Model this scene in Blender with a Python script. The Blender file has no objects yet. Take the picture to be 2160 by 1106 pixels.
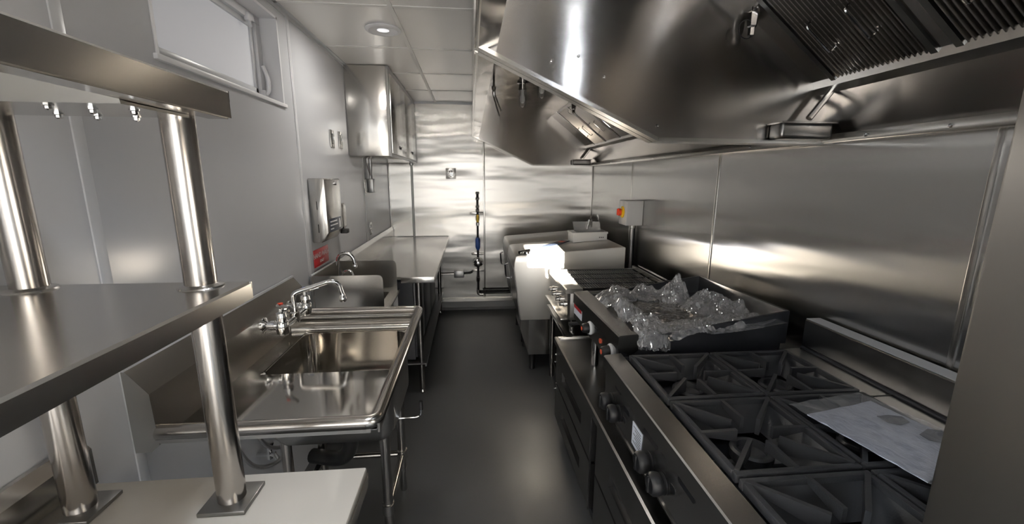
import bpy, bmesh, math, random
from mathutils import Vector, Matrix, noise
random.seed(4)
S = bpy.context.scene
C = S.collection
R = math.radians
PI = math.pi

# ------------------------------------------------------------------ camera
cam = bpy.data.cameras.new('camera'); camo = bpy.data.objects.new('camera', cam); C.objects.link(camo)
cam.sensor_fit = 'HORIZONTAL'; cam.sensor_width = 36.0; cam.lens = 36.0*880/2160; cam.clip_start = 0.02
yaw, pit, rol = R(5.6), R(11.4), R(.3)
fw = Vector((math.sin(yaw)*math.cos(pit), math.cos(yaw)*math.cos(pit), -math.sin(pit)))
rt = Vector((math.cos(yaw), -math.sin(yaw), 0)); up = rt.cross(fw)
rt, up = rt*math.cos(rol)+up*math.sin(rol), up*math.cos(rol)-rt*math.sin(rol)
m = Matrix((rt, up, -fw)).transposed().to_4x4(); m.translation = (0, 0, 1.6)
camo.matrix_world = m
S.camera = camo
# ------------------------------------------------------------------ world, sun, exposure
w = bpy.data.worlds.new('world'); S.world = w; w.use_nodes = True
bg = w.node_tree.nodes['Background']; bg.inputs[0].default_value = (.80, .90, 1.0, 1); bg.inputs[1].default_value = 3.0
sl = bpy.data.lights.new('sun', 'SUN'); sl.energy = 1300.0; sl.angle = R(.55); sl.color = (1.0, .90, .77)
slo = bpy.data.objects.new('sun', sl); C.objects.link(slo)
SUN = Vector((.045, 1, -.16)).normalized()
slo.rotation_euler = SUN.to_track_quat('-Z', 'Y').to_euler()
S.view_settings.view_transform = 'Standard'; S.view_settings.look = 'None'
S.view_settings.exposure = 0.42; S.view_settings.gamma = 1.0; S.view_settings.use_curve_mapping = False
S.cycles.max_bounces = 10; S.cycles.diffuse_bounces = 5; S.cycles.glossy_bounces = 7; S.cycles.transparent_max_bounces = 16
S.cycles.caustics_reflective = True; S.cycles.sample_clamp_indirect = 6.0; S.cycles.blur_glossy = 0.5
S.cycles.use_denoising = True
# added area lights stand for daylight through an unseen doorway and service hatch
def area(name, loc, rot, sx, sy, e, col):
    l = bpy.data.lights.new(name, 'AREA'); l.shape = 'RECTANGLE'; l.size = sx; l.size_y = sy; l.energy = e; l.color = col
    o = bpy.data.objects.new(name, l); C.objects.link(o); o.location = loc; o.rotation_euler = rot; return o
la = area('added_doorway_daylight', (-.33, -1.72, 1.05), (R(72), 0, 0), 1.0, 2.0, 9, (1.0, .92, .82))
lb = area('added_hatch_daylight', (-1.16, -.95, 1.46), (0, R(-52), 0), 1.1, .9, 80, (.86, .94, 1.0))
la.data.spread = R(120); lb.data.spread = R(92)      # narrowed spread keeps these added lights from reaching up into the hood
LAMP_E = 6

# ------------------------------------------------------------------ materials
def mat(name, base, rough=.5, metal=0, **k):
    M = bpy.data.materials.new(name); M.use_nodes = True
    b = M.node_tree.nodes['Principled BSDF']
    b.inputs['Base Color'].default_value = (*base, 1); b.inputs['Roughness'].default_value = rough; b.inputs['Metallic'].default_value = metal
    for n, v in k.items(): b.inputs[n.replace('_', ' ')].default_value = v
    return M
def nd(M, t, **k):
    n = M.node_tree.nodes.new(t)
    for a, v in k.items(): setattr(n, a, v)
    return n
def coords(M, scale, kind='Object'):
    tc = nd(M, 'ShaderNodeTexCoord'); mp = nd(M, 'ShaderNodeMapping'); mp.inputs['Scale'].default_value = scale
    M.node_tree.links.new(tc.outputs[kind], mp.inputs['Vector']); return mp.outputs[0]
def noise_n(M, vec, scale=1, detail=3, rough=.5):
    n = nd(M, 'ShaderNodeTexNoise'); n.inputs['Scale'].default_value = scale; n.inputs['Detail'].default_value = detail; n.inputs['Roughness'].default_value = rough
    M.node_tree.links.new(vec, n.inputs['Vector']); return n.outputs[0]
def ramp(M, fac, lo, hi):
    n = nd(M, 'ShaderNodeMapRange'); n.inputs['To Min'].default_value = lo; n.inputs['To Max'].default_value = hi
    n.inputs['From Min'].default_value = .3; n.inputs['From Max'].default_value = .7
    M.node_tree.links.new(fac, n.inputs['Value']); return n.outputs[0]
def bump(M, h, dist, strength=1.0, prev=None):
    n = nd(M, 'ShaderNodeBump'); n.inputs['Distance'].default_value = dist; n.inputs['Strength'].default_value = strength
    M.node_tree.links.new(h, n.inputs['Height'])
    if prev: M.node_tree.links.new(prev, n.inputs['Normal'])
    return n.outputs[0]
def colvar(M, fac, a, b):
    n = nd(M, 'ShaderNodeMix', data_type='RGBA'); n.inputs[6].default_value = (*a, 1); n.inputs[7].default_value = (*b, 1)
    r = ramp(M, fac, 0, 1); M.node_tree.links.new(r, n.inputs[0])
    M.node_tree.links.new(n.outputs[2], M.node_tree.nodes['Principled BSDF'].inputs['Base Color'])
def wire(M, out, inp): M.node_tree.links.new(out, M.node_tree.nodes['Principled BSDF'].inputs[inp])
def steel(name, base=(.56, .545, .52), rough=.24, grain=(1, 1, 90), gd=.0003, wave=None, wd=0, aniso=0, tangent=None, kind='Object'):
    M = mat(name, base, rough, 1)
    nrm = None
    if wave:
        nrm = bump(M, noise_n(M, coords(M, wave, kind), 1, 1.5, .45), wd)
    if nrm: wire(M, nrm, 'Normal')
    if aniso and tangent:
        M.node_tree.nodes['Principled BSDF'].inputs['Anisotropic'].default_value = aniso
        v = nd(M, 'ShaderNodeCombineXYZ')
        for i in range(3): v.inputs[i].default_value = tangent[i]
        wire(M, v.outputs[0], 'Tangent')
    return M
M = {}
M['steel'] = steel('brushed_steel')
M['steel_x'] = steel('brushed_steel_counter', (.68, .66, .63), rough=.22, grain=(60, 2, 2))
M['sink_steel'] = steel('sink_steel', (.58, .56, .53), .075)
M['wall_steel'] = steel('wall_steel_side', (.57, .565, .555), .23, (1, .6, 60), .0002, (1, .55, 4.0), .012, 1.0, (0, 1, 0))
M['back_steel'] = steel('wall_steel_back', (.58, .565, .54), .26, (.6, 1, 60), .0002, (1.0, 1, 5.0), .015, .92, (1, 0, 0))
M['hood_steel'] = steel('hood_steel', (.42, .40, .38), .19, (60, 60, 1), .0002, (2.6, 1.5, .4), .005, .9, (0, 0, 1))
M['cabinet_steel'] = steel('cabinet_steel', (.60, .585, .56), .2, (2, 2, 60), .0002, (5, 5, 1.1), .012)
M['diffuse_steel'] = steel('part_diffuse_steel', (.66, .64, .60), .33)
M['diffuse_steel'].node_tree.nodes['Principled BSDF'].inputs['Metallic'].default_value = .78  # steel made partly diffuse so the sun patch shows bright on it
M['fridge_steel'] = steel('cooler_steel', (.36, .345, .32), .34, (1, 1, 120), .0003)
M['dark_steel'] = steel('dark_steel', (.23, .225, .22), .3, (2, 2, 60), .0002)
M['range_steel'] = steel('range_steel', (.50, .49, .475), .26, (60, 2, 2), .0003)
M['chrome'] = mat('chrome', (.80, .80, .80), .07, 1)
M['post'] = mat('polished_tube', (.46, .435, .41), .2, 1)
M['iron'] = mat('cast_iron', (.042, .042, .045), .30)
b_ = noise_n(M['iron'], coords(M['iron'], (60, 60, 60)), 4, 4); wire(M['iron'], bump(M['iron'], b_, .0008, .6), 'Normal')
M['black'] = mat('black_plastic', (.010, .010, .011), .42, Specular_IOR_Level=.3)
M['blackmetal'] = mat('black_painted_metal', (.035, .036, .042), .36, .3)
M['rubber'] = mat('black_rubber', (.015, .015, .015), .6)
M['white'] = mat('white_plastic', (.72, .72, .72), .35)
M['board'] = mat('white_board', (.46, .435, .39), .11)
n_ = noise_n(M['board'], coords(M['board'], (3, 5, 3)), 2, 3); wire(M['board'], bump(M['board'], n_, .003, .4), 'Normal')
M['frp'] = mat('painted_wall_panel', (.50, .51, .535), .17)
n_ = noise_n(M['frp'], coords(M['frp'], (1, 1.5, 1.5)), 1.2, 2); wire(M['frp'], bump(M['frp'], n_, .012, .5), 'Normal')
M['seam'] = mat('white_trim', (.55, .56, .58), .3)
M['frame_white'] = mat('white_frame', (.66, .66, .68), .4)
M['ceil'] = mat('ceiling_tile', (.80, .785, .76), .25)
M['tee'] = mat('ceiling_tee', (.72, .71, .69), .4)
M['floor'] = mat('dark_rubber_floor', (.036, .037, .039), .38)
n_ = noise_n(M['floor'], coords(M['floor'], (1, 1, 1)), 60, 3)
wire(M['floor'], bump(M['floor'], n_, .001, .25), 'Normal')
n2 = noise_n(M['floor'], coords(M['floor'], (1, 1, 1)), 2.5, 4); colvar(M['floor'], n2, (.048, .049, .051), (.062, .063, .065)); wire(M['floor'], ramp(M['floor'], n2, .33, .45), 'Roughness')
M['rear'] = mat('rear_wall_paint', (.62, .61, .60), .5)
M['red'] = mat('red_sign', (.50, .02, .025), .35)
M['redplastic'] = mat('red_plastic', (.75, .06, .02), .35)
M['yellow'] = mat('yellow_plastic', (.85, .55, .02), .4)
M['blue'] = mat('blue_paint', (.02, .07, .28), .35)
M['orange'] = mat('orange_red_print', (.65, .10, .05), .4)
M['paper'] = mat('paper', (.80, .83, .92), .5)
M['grey_print'] = mat('grey_print', (.16, .165, .18), .6)
M['ink'] = mat('dark_ink', (.02, .02, .025), .5)
M['navy'] = mat('navy_label', (.015, .022, .04), .35)
M['whiteink'] = mat('white_ink', (.85, .85, .85), .5)
M['copper'] = mat('galvanised', (.46, .46, .46), .35, .9)
M['card'] = mat('white_card', (.80, .79, .77), .55)
def glassy(name, tint, trans, white, rough=.12, fk=.8):
    m_ = bpy.data.materials.new(name); m_.use_nodes = True; t = m_.node_tree; t.nodes.clear()
    o = t.nodes.new('ShaderNodeOutputMaterial'); tr = t.nodes.new('ShaderNodeBsdfTransparent'); tr.inputs[0].default_value = (*tint, 1)
    gl = t.nodes.new('ShaderNodeBsdfGlossy'); gl.inputs['Roughness'].default_value = rough
    di = t.nodes.new('ShaderNodeBsdfDiffuse'); di.inputs[0].default_value = (.90, .91, .95, 1)
    fr = t.nodes.new('ShaderNodeFresnel'); fr.inputs[0].default_value = 1.5
    a = t.nodes.new('ShaderNodeMixShader'); b = t.nodes.new('ShaderNodeMixShader')
    a.inputs[0].default_value = white
    t.links.new(tr.outputs[0], a.inputs[1]); t.links.new(di.outputs[0], a.inputs[2])
    mr = t.nodes.new('ShaderNodeMath'); mr.operation = 'MULTIPLY_ADD'; mr.inputs[1].default_value = fk; mr.inputs[2].default_value = trans
    t.links.new(fr.outputs[0], mr.inputs[0])
    t.links.new(mr.outputs[0], b.inputs[0]); t.links.new(a.outputs[0], b.inputs[1]); t.links.new(gl.outputs[0], b.inputs[2])
    t.links.new(b.outputs[0], o.inputs[0]); return m_
M['wrap'] = glassy('clear_plastic_film', (.96, .97, .98), .08, .06, .10)
M['wrap_heap'] = glassy('crumpled_plastic_film', (.97, .975, .985), .22, .30, .045)
nt = M['wrap_heap'].node_tree
tc = nt.nodes.new('ShaderNodeTexCoord'); vo = nt.nodes.new('ShaderNodeTexVoronoi'); vo.inputs['Scale'].default_value = 26; nz = nt.nodes.new('ShaderNodeTexNoise'); nz.inputs['Scale'].default_value = 25; nz.inputs['Detail'].default_value = 3
vo.feature = 'F1'; ad = nt.nodes.new('ShaderNodeMixRGB'); ad.inputs[0].default_value = .12; nt.links.new(tc.outputs['Object'], nz.inputs['Vector']); nt.links.new(tc.outputs['Object'], ad.inputs[1]); nt.links.new(nz.outputs['Color'], ad.inputs[2]); nt.links.new(ad.outputs[0], vo.inputs['Vector'])
bp = nt.nodes.new('ShaderNodeBump'); bp.inputs['Distance'].default_value = .02; bp.inputs['Strength'].default_value = .8; nt.links.new(vo.outputs['Distance'], bp.inputs['Height'])
for n_ in nt.nodes:
    if n_.bl_idname in ('ShaderNodeBsdfGlossy', 'ShaderNodeBsdfDiffuse', 'ShaderNodeFresnel'): nt.links.new(bp.outputs[0], n_.inputs['Normal'])
M['bag'] = glassy('clear_plastic_bag', (.985, .99, 1), .10, .10, .10, .25)
nt = M['bag'].node_tree
tc = nt.nodes.new('ShaderNodeTexCoord'); mp = nt.nodes.new('ShaderNodeMapping'); mp.inputs['Scale'].default_value = (40, 18, 1); mp.inputs['Rotation'].default_value = (0, 0, .3); nz = nt.nodes.new('ShaderNodeTexNoise'); nz.inputs['Scale'].default_value = 1.5; nz.inputs['Detail'].default_value = 4; nz.inputs['Distortion'].default_value = 1.2
nt.links.new(tc.outputs['Object'], mp.inputs[0]); nt.links.new(mp.outputs[0], nz.inputs['Vector'])
bp = nt.nodes.new('ShaderNodeBump'); bp.inputs['Distance'].default_value = .02; bp.inputs['Strength'].default_value = .8; nt.links.new(nz.outputs[0], bp.inputs['Height'])
for n_ in nt.nodes:
    if n_.bl_idname in ('ShaderNodeBsdfGlossy', 'ShaderNodeFresnel'): nt.links.new(bp.outputs[0], n_.inputs['Normal'])
M['globe'] = glassy('clear_glass', (.97, .97, .97), .03, .02, .03)
M['lens'] = mat('lamp_lens', (.8, .8, .8), .4)
bl = M['lens'].node_tree.nodes['Principled BSDF']; bl.inputs['Emission Color'].default_value = (.95, .96, 1, 1); bl.inputs['Emission Strength'].default_value = .55
M['pane'] = mat('frosted_pane', (.36, .36, .37), .7)
bl = M['pane'].node_tree.nodes['Principled BSDF']; bl.inputs['Emission Color'].default_value = (.92, .94, 1, 1); bl.inputs['Emission Strength'].default_value = .15

# ------------------------------------------------------------------ mesh helpers
ORG = {}
class MB:
    def __init__(s): s.v = []; s.f = []
    def add(s, vs, fs):
        n = len(s.v); s.v += [Vector(v) for v in vs]; s.f += [[i+n for i in f] for f in fs]; return s
    def box(s, x0, x1, y0, y1, z0, z1, bev=0, seg=2):
        x0, x1 = sorted((x0, x1)); y0, y1 = sorted((y0, y1)); z0, z1 = sorted((z0, z1))
        if not bev:
            return s.add([(x0,y0,z0),(x1,y0,z0),(x1,y1,z0),(x0,y1,z0),(x0,y0,z1),(x1,y0,z1),(x1,y1,z1),(x0,y1,z1)],
                         [(0,3,2,1),(4,5,6,7),(0,1,5,4),(1,2,6,5),(2,3,7,6),(3,0,4,7)])
        bm = bmesh.new(); bmesh.ops.create_cube(bm, size=1)
        for v in bm.verts: v.co = ((x0+x1)/2+v.co.x*(x1-x0), (y0+y1)/2+v.co.y*(y1-y0), (z0+z1)/2+v.co.z*(z1-z0))
        bmesh.ops.bevel(bm, geom=bm.edges[:], offset=min(bev, .49*min(x1-x0, y1-y0, z1-z0)), segments=seg, affect='EDGES', profile=.5)
        return s.bm(bm)
    def bm(s, bm):
        bm.verts.index_update()
        s.add([v.co.copy() for v in bm.verts], [[v.index for v in f.verts] for f in bm.faces]); bm.free(); return s
    def prism(s, poly, ax, a, b, bev=0):
        def P(p, t): return {'x': (t, p[0], p[1]), 'y': (p[0], t, p[1]), 'z': (p[0], p[1], t)}[ax]
        n = len(poly); vs = [P(p, a) for p in poly]+[P(p, b) for p in poly]
        fs = [list(range(n))[::-1], list(range(n, 2*n))]+[(i, (i+1) % n, n+(i+1) % n, n+i) for i in range(n)]
        if not bev and False: return s
        bm = bmesh.new(); bv = [bm.verts.new(v) for v in vs]
        for f in fs: bm.faces.new([bv[i] for i in f])
        bmesh.ops.recalc_face_normals(bm, faces=bm.faces[:])
        if bev: bmesh.ops.bevel(bm, geom=bm.edges[:], offset=bev, segments=2, affect='EDGES', profile=.5)
        return s.bm(bm)
    def tube(s, pts, r, n=12, cap=True, closed=False):
        pts = [Vector(p) for p in pts]; k = len(pts); rs = r if isinstance(r, (list, tuple)) else [r]*k
        vs = []; ref = None
        for i, p in enumerate(pts):
            if closed: t = (pts[(i+1) % k]-pts[i-1])
            else: t = (pts[min(i+1, k-1)]-pts[max(i-1, 0)])
            t.normalize()
            if ref is None: ref = t.orthogonal().normalized()
            else:
                ref = ref-t*ref.dot(t)
                if ref.length < 1e-5: ref = t.orthogonal()
                ref.normalize()
            q = t.cross(ref)
            for j in range(n):
                a = 2*PI*j/n; vs.append(p+(ref*math.cos(a)+q*math.sin(a))*rs[i])
        fs = []
        for i in range(k if closed else k-1):
            for j in range(n):
                a, b = i*n+j, i*n+(j+1) % n; c, d = ((i+1) % k)*n+(j+1) % n, ((i+1) % k)*n+j
                fs.append((a, b, c, d))
        if cap and not closed: fs += [list(range(n))[::-1], list(range((k-1)*n, k*n))]
        return s.add(vs, fs)
    def lathe(s, c, axis, prof, n=20):
        c = Vector(c); ax = Vector(axis).normalized(); u = ax.orthogonal().normalized(); v = ax.cross(u)
        vs = []
        for (r, h) in prof:
            for j in range(n):
                a = 2*PI*j/n; vs.append(c+ax*h+(u*math.cos(a)+v*math.sin(a))*max(r, 1e-5))
        k = len(prof); fs = []
        for i in range(k-1):
            for j in range(n): fs.append((i*n+j, i*n+(j+1) % n, (i+1)*n+(j+1) % n, (i+1)*n+j))
        if prof[0][0] > 1e-4: fs.append(list(range(n))[::-1])
        if prof[-1][0] > 1e-4: fs.append(list(range((k-1)*n, k*n)))
        return s.add(vs, fs)
    def build(s, name, material, parent=None, smooth=35, kind=None):
        o_ = ORG.get(parent.name, Vector((0,0,0))) if parent else Vector((0,0,0))
        me = bpy.data.meshes.new(name); me.from_pydata([v-o_ for v in s.v], [], s.f); me.update()
        bm = bmesh.new(); bm.from_mesh(me); bmesh.ops.recalc_face_normals(bm, faces=bm.faces[:]); bm.to_mesh(me); bm.free()
        me.materials.append(M[material] if isinstance(material, str) else material)
        if smooth:
            me.polygons.foreach_set('use_smooth', [True]*len(me.polygons)); me.set_sharp_from_angle(angle=R(smooth))
        o = bpy.data.objects.new(name, me); C.objects.link(o)
        if parent: o.parent = parent
        ORG[o.name] = o_
        if kind: o['kind'] = kind
        return o
def box(*a, bev=0): return MB().box(*a, bev=bev)
def tag(o, label, cat, group=None):
    o['label'] = label; o['category'] = cat
    if group: o['group'] = group
    return o
def thing(name, loc, label, cat, group=None, rz=0):
    o = bpy.data.objects.new(name, None); C.objects.link(o); o.location = loc; o.rotation_euler = (0, 0, rz); o.empty_display_size = .05
    ORG[o.name] = Vector(loc); return tag(o, label, cat, group)
def solo(mb, name, material, label, cat, group=None, smooth=35):   # a thing that is one mesh, origin at its base
    xs = [v.x for v in mb.v]; ys = [v.y for v in mb.v]; zs = [v.z for v in mb.v]
    c = Vector(((min(xs)+max(xs))/2, (min(ys)+max(ys))/2, min(zs)))
    for i, v in enumerate(mb.v): mb.v[i] = v-c
    o = mb.build(name, material, None, smooth); o.location = c; ORG[o.name] = c
    return tag(o, label, cat, group)
def struct(mb, name, material, smooth=0): return mb.build(name, material, None, smooth, 'structure')
def holder(name):      # a structure whose pieces are its children
    o = bpy.data.objects.new(name, None); C.objects.link(o); o['kind'] = 'structure'; ORG[o.name] = Vector((0,0,0)); return o
def arc(c, r, a0, a1, n, u, v):
    c, u, v = Vector(c), Vector(u), Vector(v)
    return [c+u*(r*math.cos(a0+(a1-a0)*i/n))+v*(r*math.sin(a0+(a1-a0)*i/n)) for i in range(n+1)]
def rounded(pts, r, n=5):     # polyline with its corners rounded
    pts = [Vector(p) for p in pts]; out = [pts[0]]
    for i in range(1, len(pts)-1):
        a, b, c = pts[i-1], pts[i], pts[i+1]; d1 = (a-b); d2 = (c-b); q = min(r, d1.length*.49, d2.length*.49)
        p1 = b+d1.normalized()*q; p2 = b+d2.normalized()*q
        for k in range(n+1):
            t = k/n; out.append(p1*(1-t)**2+b*2*t*(1-t)+p2*t*t)
    return out+[pts[-1]]
def text(body, size, mtx, material, parent, name='lettering', align='CENTER', ext=.0004):
    cu = bpy.data.curves.new(name, 'FONT'); cu.body = body; cu.size = size; cu.align_x = align; cu.align_y = 'CENTER'; cu.extrude = ext
    cu.materials.append(M[material]); t = bpy.data.objects.new(name, cu)
    dg = bpy.context.evaluated_depsgraph_get()
    C.objects.link(t); bpy.context.view_layer.update()
    me = bpy.data.meshes.new_from_object(t.evaluated_get(bpy.context.evaluated_depsgraph_get())); bpy.data.objects.remove(t)
    o = bpy.data.objects.new(name, me); C.objects.link(o)
    me.transform(Matrix.Translation(-ORG.get(parent.name, Vector((0,0,0)))) @ mtx)
    o.parent = parent; ORG[o.name] = ORG.get(parent.name, Vector((0,0,0))); return o
def frame_m(origin, xdir, ydir):
    x = Vector(xdir).normalized(); y = Vector(ydir).normalized(); z = x.cross(y)
    m_ = Matrix((x, y, z)).transposed().to_4x4(); m_.translation = origin; return m_

XL, XR, YB, YF, ZC = -.94, 1.46, 5.0, -1.6, 2.43
# ================================================================== SETTING
struct(box(XL-.2, XR+.1, YF-.1, YB+.1, -.06, 0), 'floor', 'floor')
# left wall: glossy painted panels with seam strips and a window opening
wl = holder('wall_left')
WY0, WY1, WZ0, WZ1 = 1.455, 2.345, 1.957, 2.368
LD0, LD1, LDZ = -1.42, -.48, 2.06  # hatch opening in the unseen near wall, added for its daylight
seams = [YF, -.19, 1.142, 2.472, 3.86, YB]
for i in range(5):
    a, b = seams[i]+.004, seams[i+1]-.004
    mb = MB()
    if i == 2:
        mb.box(XL-.012, XL, a, WY0, 0, ZC); mb.box(XL-.012, XL, WY1, b, 0, ZC)
        mb.box(XL-.012, XL, WY0, WY1, 0, WZ0); mb.box(XL-.012, XL, WY0, WY1, WZ1, ZC)
    elif i == 0: mb.box(XL-.012, XL, a, LD0, 0, ZC).box(XL-.012, XL, LD1, b, 0, ZC).box(XL-.012, XL, LD0, LD1, LDZ, ZC).box(XL-.012, XL, LD0, LD1, 0, .86)
    else: mb.box(XL-.012, XL, a, b, 0, ZC)
    mb.build('wall_panel', 'frp', wl, 0)
    if 0 < i: box(XL-.006, XL+.004, seams[i]-.016, seams[i]+.016, 0, ZC, bev=.002).build('seam_strip', 'seam', wl)
mb = MB()
mb.box(XL-.2, XL-.013, YF, LD0, 0, ZC).box(XL-.2, XL-.013, LD0, LD1, LDZ, ZC).box(XL-.2, XL-.013, LD0, LD1, 0, .86).box(XL-.2, XL-.013, LD1, WY0, 0, ZC).box(XL-.2, XL-.013, WY1, YB, 0, ZC).box(XL-.2, XL-.013, WY0, WY1, 0, WZ0).box(XL-.2, XL-.013, WY0, WY1, WZ1, ZC)
mb.build('wall_core', 'rear', wl, 0)
# window
wn = holder('window_1')
fx = XL-.095
mb = MB()
t = .012
mb.box(fx-.02, XL+.003, WY0, WY0+t, WZ0, WZ1).box(fx-.02, XL+.003, WY1-t, WY1, WZ0, WZ1)
mb.box(fx-.02, XL+.003, WY0, WY1, WZ1-t, WZ1)
mb.build('window_reveal', 'frame_white', wn, 0)
box(fx-.02, XL+.012, WY0-.012, WY1+.012, WZ0-.012, WZ0+.006, bev=.003).build('window_sill', 'frame_white', wn)
a0, a1, c0, c1 = WY0+t, WY1-t, WZ0+.006, WZ1-t
mb = MB()
for (p, q, r_, s_) in ((a0, a1, c0, c0+.035), (a0, a1, c1-.035, c1), (a0, a0+.035, c0+.035, c1-.035), (a1-.045, a1, c0+.035, c1-.035)): mb.box(fx-.02, fx+.02, p, q, r_, s_, .004)
mb.build('window_frame', 'frame_white', wn)
mb = MB(); e = .037
for (p, q, r_, s_) in ((a0+e, a1-e-.012, c0+e, c0+e+.024), (a0+e, a1-e-.012, c1-e-.024, c1-e), (a0+e, a0+e+.024, c0+e, c1-e), (a1-e-.036, a1-e-.012, c0+e, c1-e)): mb.box(fx-.016, fx+.006, p, q, r_, s_, .003)
mb.build('window_sash', 'seam', wn)
box(fx-.008, fx-.002, a0+e, a1-e, c0+e, c1-e).build('window_pane', 'pane', wn, 0)
mb = MB().tube(rounded([(fx+.02, a1-.03, 2.02), (fx+.05, a1-.035, 2.03), (fx+.055, a1-.04, 2.09), (fx+.03, a1-.045, 2.15)], .02), [.012]+[.010]*12+[.006], 10) if False else MB().tube(rounded([(fx+.018, a1-.028, 2.0), (fx+.045, a1-.03, 2.01), (fx+.05, a1-.034, 2.07), (fx+.03, a1-.036, 2.13)], .02), .009, 10)
mb.box(fx+.012, fx+.035, a1-.045, a1-.012, 1.985, 2.02, .005)
mb.build('window_crank', 'frame_white', wn)
mb = MB().box(fx+.01, fx+.032, a1-.13, a1-.10, c1-.05, c1-.015, .004).tube([(fx+.026, a1-.115, c1-.05), (fx+.03, a1-.115, c1-.075)], .007, 8)
mb.build('window_latch', 'frame_white', wn)
# right wall and back wall: sheet steel
wr = holder('wall_right')
sr = [YF, -.29, 1.06, 2.392, 3.745, YB]
for i in range(5):
    o = box(XR, XR+.012, sr[i]+.003, sr[i+1]-.003, 0, ZC).build('steel_panel', 'wall_steel', wr, 0)
    if i: box(XR-.005, XR+.004, sr[i]-.009, sr[i]+.009, 0, ZC, bev=.002).build('seam_strip', 'steel', wr)
box(XR+.013, XR+.1, YF, YB, 0, ZC).build('wall_core', 'rear', wr, 0)
wb = holder('wall_back')
for a, b in ((XL, .155), (.155, XR)): box(a+.003, b-.003, YB, YB+.012, 0, ZC).build('steel_panel', 'back_steel', wb, 0)
box(.145, .165, YB-.005, YB+.004, .14, ZC, bev=.002).build('seam_strip', 'steel', wb)
mb = MB().box(XL, XL+.012, YB-.012, YB, 0, ZC, .003); mb.build('corner_trim', 'steel', wb)
mb = MB().box(XR-.012, XR, YB-.012, YB, 0, ZC, .003); mb.build('corner_trim', 'steel', wb)
box(XL-.2, XR+.1, YB+.013, YB+.1, 0, ZC).build('wall_core', 'rear', wb, 0)
struct(MB().prism([(YB-.035, 0), (YB, 0), (YB, .10), (YB-.012, .10), (YB-.02, .03)], 'x', XL, XR), 'baseboard_back', 'floor')
struct(box(XL+.55, XR-.5, YB-.03, YB, .102, .145, bev=.004), 'trim_1', 'steel')
struct(box(XL, XL+.012, 2.5, YB-.03, 0, .10, bev=.003), 'baseboard_left', 'floor')
struct(box(XR-.012, XR, .5, YB-.03, 0, .10, bev=.003), 'baseboard_right', 'floor')
# rear wall behind the camera: added doorway and stepped slit that shapes the sun patch
SX0, SX1, SZ0, SZ1 = .24, .52, 1.60, 1.86
DX0, DX1, DZ = -.86, .19, 2.08
mb = MB()
mb.box(XL-.2, DX0, YF-.1, YF, 0, ZC).box(DX0, DX1, YF-.1, YF, DZ, ZC).box(DX1, SX0, YF-.1, YF, 0, ZC).box(SX0, .39, YF-.1, YF, 0, 1.69).box(.39, SX1, YF-.1, YF, 0, SZ0).box(SX0, SX1, YF-.1, YF, SZ1, ZC).box(SX1, XR+.1, YF-.1, YF, 0, ZC)
struct(mb, 'wall_rear', 'rear')
struct(box(-4, .05, -5.1, -5.0, -.06, 3.2), 'wall_sun_block', 'rear')      # added unseen wall that blocks the sun from the doorway
struct(box(-6, 6, -8, YF-.1, -.08, -.06), 'ground', 'rear')
# ceiling: lay-in tiles in a tee grid
ce = holder('ceiling')
box(XL-.2, XR+.1, YF-.1, YB+.1, ZC+.03, ZC+.08).build('ceiling_deck', 'rear', ce, 0)
ty = [YF, -1.07, -.40, .27, .95, 1.63, 2.32, 3.01, 3.69, 4.36, YB]
tx = [XL, -.385, .23, .85, XR]
LX, LY = -.485, 2.65
tiles = {}
for i in range(len(ty)-1):
    for j in range(len(tx)-1):
        w_, d_ = tx[j+1]-tx[j]-.012, ty[i+1]-ty[i]-.012
        cx_, cy_ = (tx[j]+tx[j+1])/2, (ty[i]+ty[i+1])/2
        o = box(cx_-w_/2, cx_+w_/2, cy_-d_/2, cy_+d_/2, ZC+.001, ZC+.016, bev=.002).build('ceiling_tile', 'ceil', ce, 0)
for y in ty[1:-1]: box(XL, XR, y-.011, y+.011, ZC-.003, ZC+.004, bev=.001).build('tee_bar', 'tee', ce, 0)
for x in tx[1:-1]: box(x-.012, x+.012, YF, YB, ZC-.004, ZC+.003, bev=.001).build('tee_bar', 'tee', ce, 0)
struct(MB().prism([(XL, ZC), (XL+.022, ZC), (XL+.022, ZC-.003), (XL+.003, ZC-.003), (XL+.003, ZC-.022), (XL, ZC-.022)], 'y', YF, YB), 'trim_2', 'seam')
struct(MB().prism([(YB, ZC), (YB-.022, ZC), (YB-.022, ZC-.003), (YB-.003, ZC-.003), (YB-.003, ZC-.022), (YB, ZC-.022)], 'x', XL, XR), 'trim_3', 'seam')
# downlight
def downlight(x, y, label):
    t_ = thing('ceiling_light', (x, y, ZC), label, 'light', 'round ceiling downlights')
    MB().lathe((x, y, ZC-.004), (0, 0, -1), [(.078, 0), (.10, 0), (.10, .004), (.094, .009), (.08, .011), (.072, .006)], 40).build('trim_ring', 'frame_white', t_)
    MB().lathe((x, y, ZC-.004), (0, 0, -1), [(.074, 0), (.074, .003), (.05, .0055), (0.001, .007)], 40).build('lens', 'lens', t_)
downlight(LX, LY, 'round recessed white downlight in the ceiling in front of the wall cabinet')
lp = bpy.data.lights.new('downlight_lamp', 'AREA'); lp.shape = 'DISK'; lp.size = .13; lp.energy = LAMP_E; lp.color = (1, .95, .88)
lo = bpy.data.objects.new('downlight_lamp', lp); C.objects.link(lo); lo.location = (LX, LY, ZC-.02)
downlight(-.15, .62, 'added round recessed white downlight in the ceiling beside the near hood, out of view')
lp_fill = bpy.data.lights.new('downlight_lamp', 'AREA'); lp_fill.shape = 'DISK'; lp_fill.size = .13; lp_fill.energy = 4.0; lp_fill.spread = R(104); lp_fill.color = (.88, .93, 1)  # second downlight, added out of view to light the range
lo_fill = bpy.data.objects.new('downlight_lamp', lp_fill); C.objects.link(lo_fill); lo_fill.location = (-.15, .62, ZC-.02)

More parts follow.
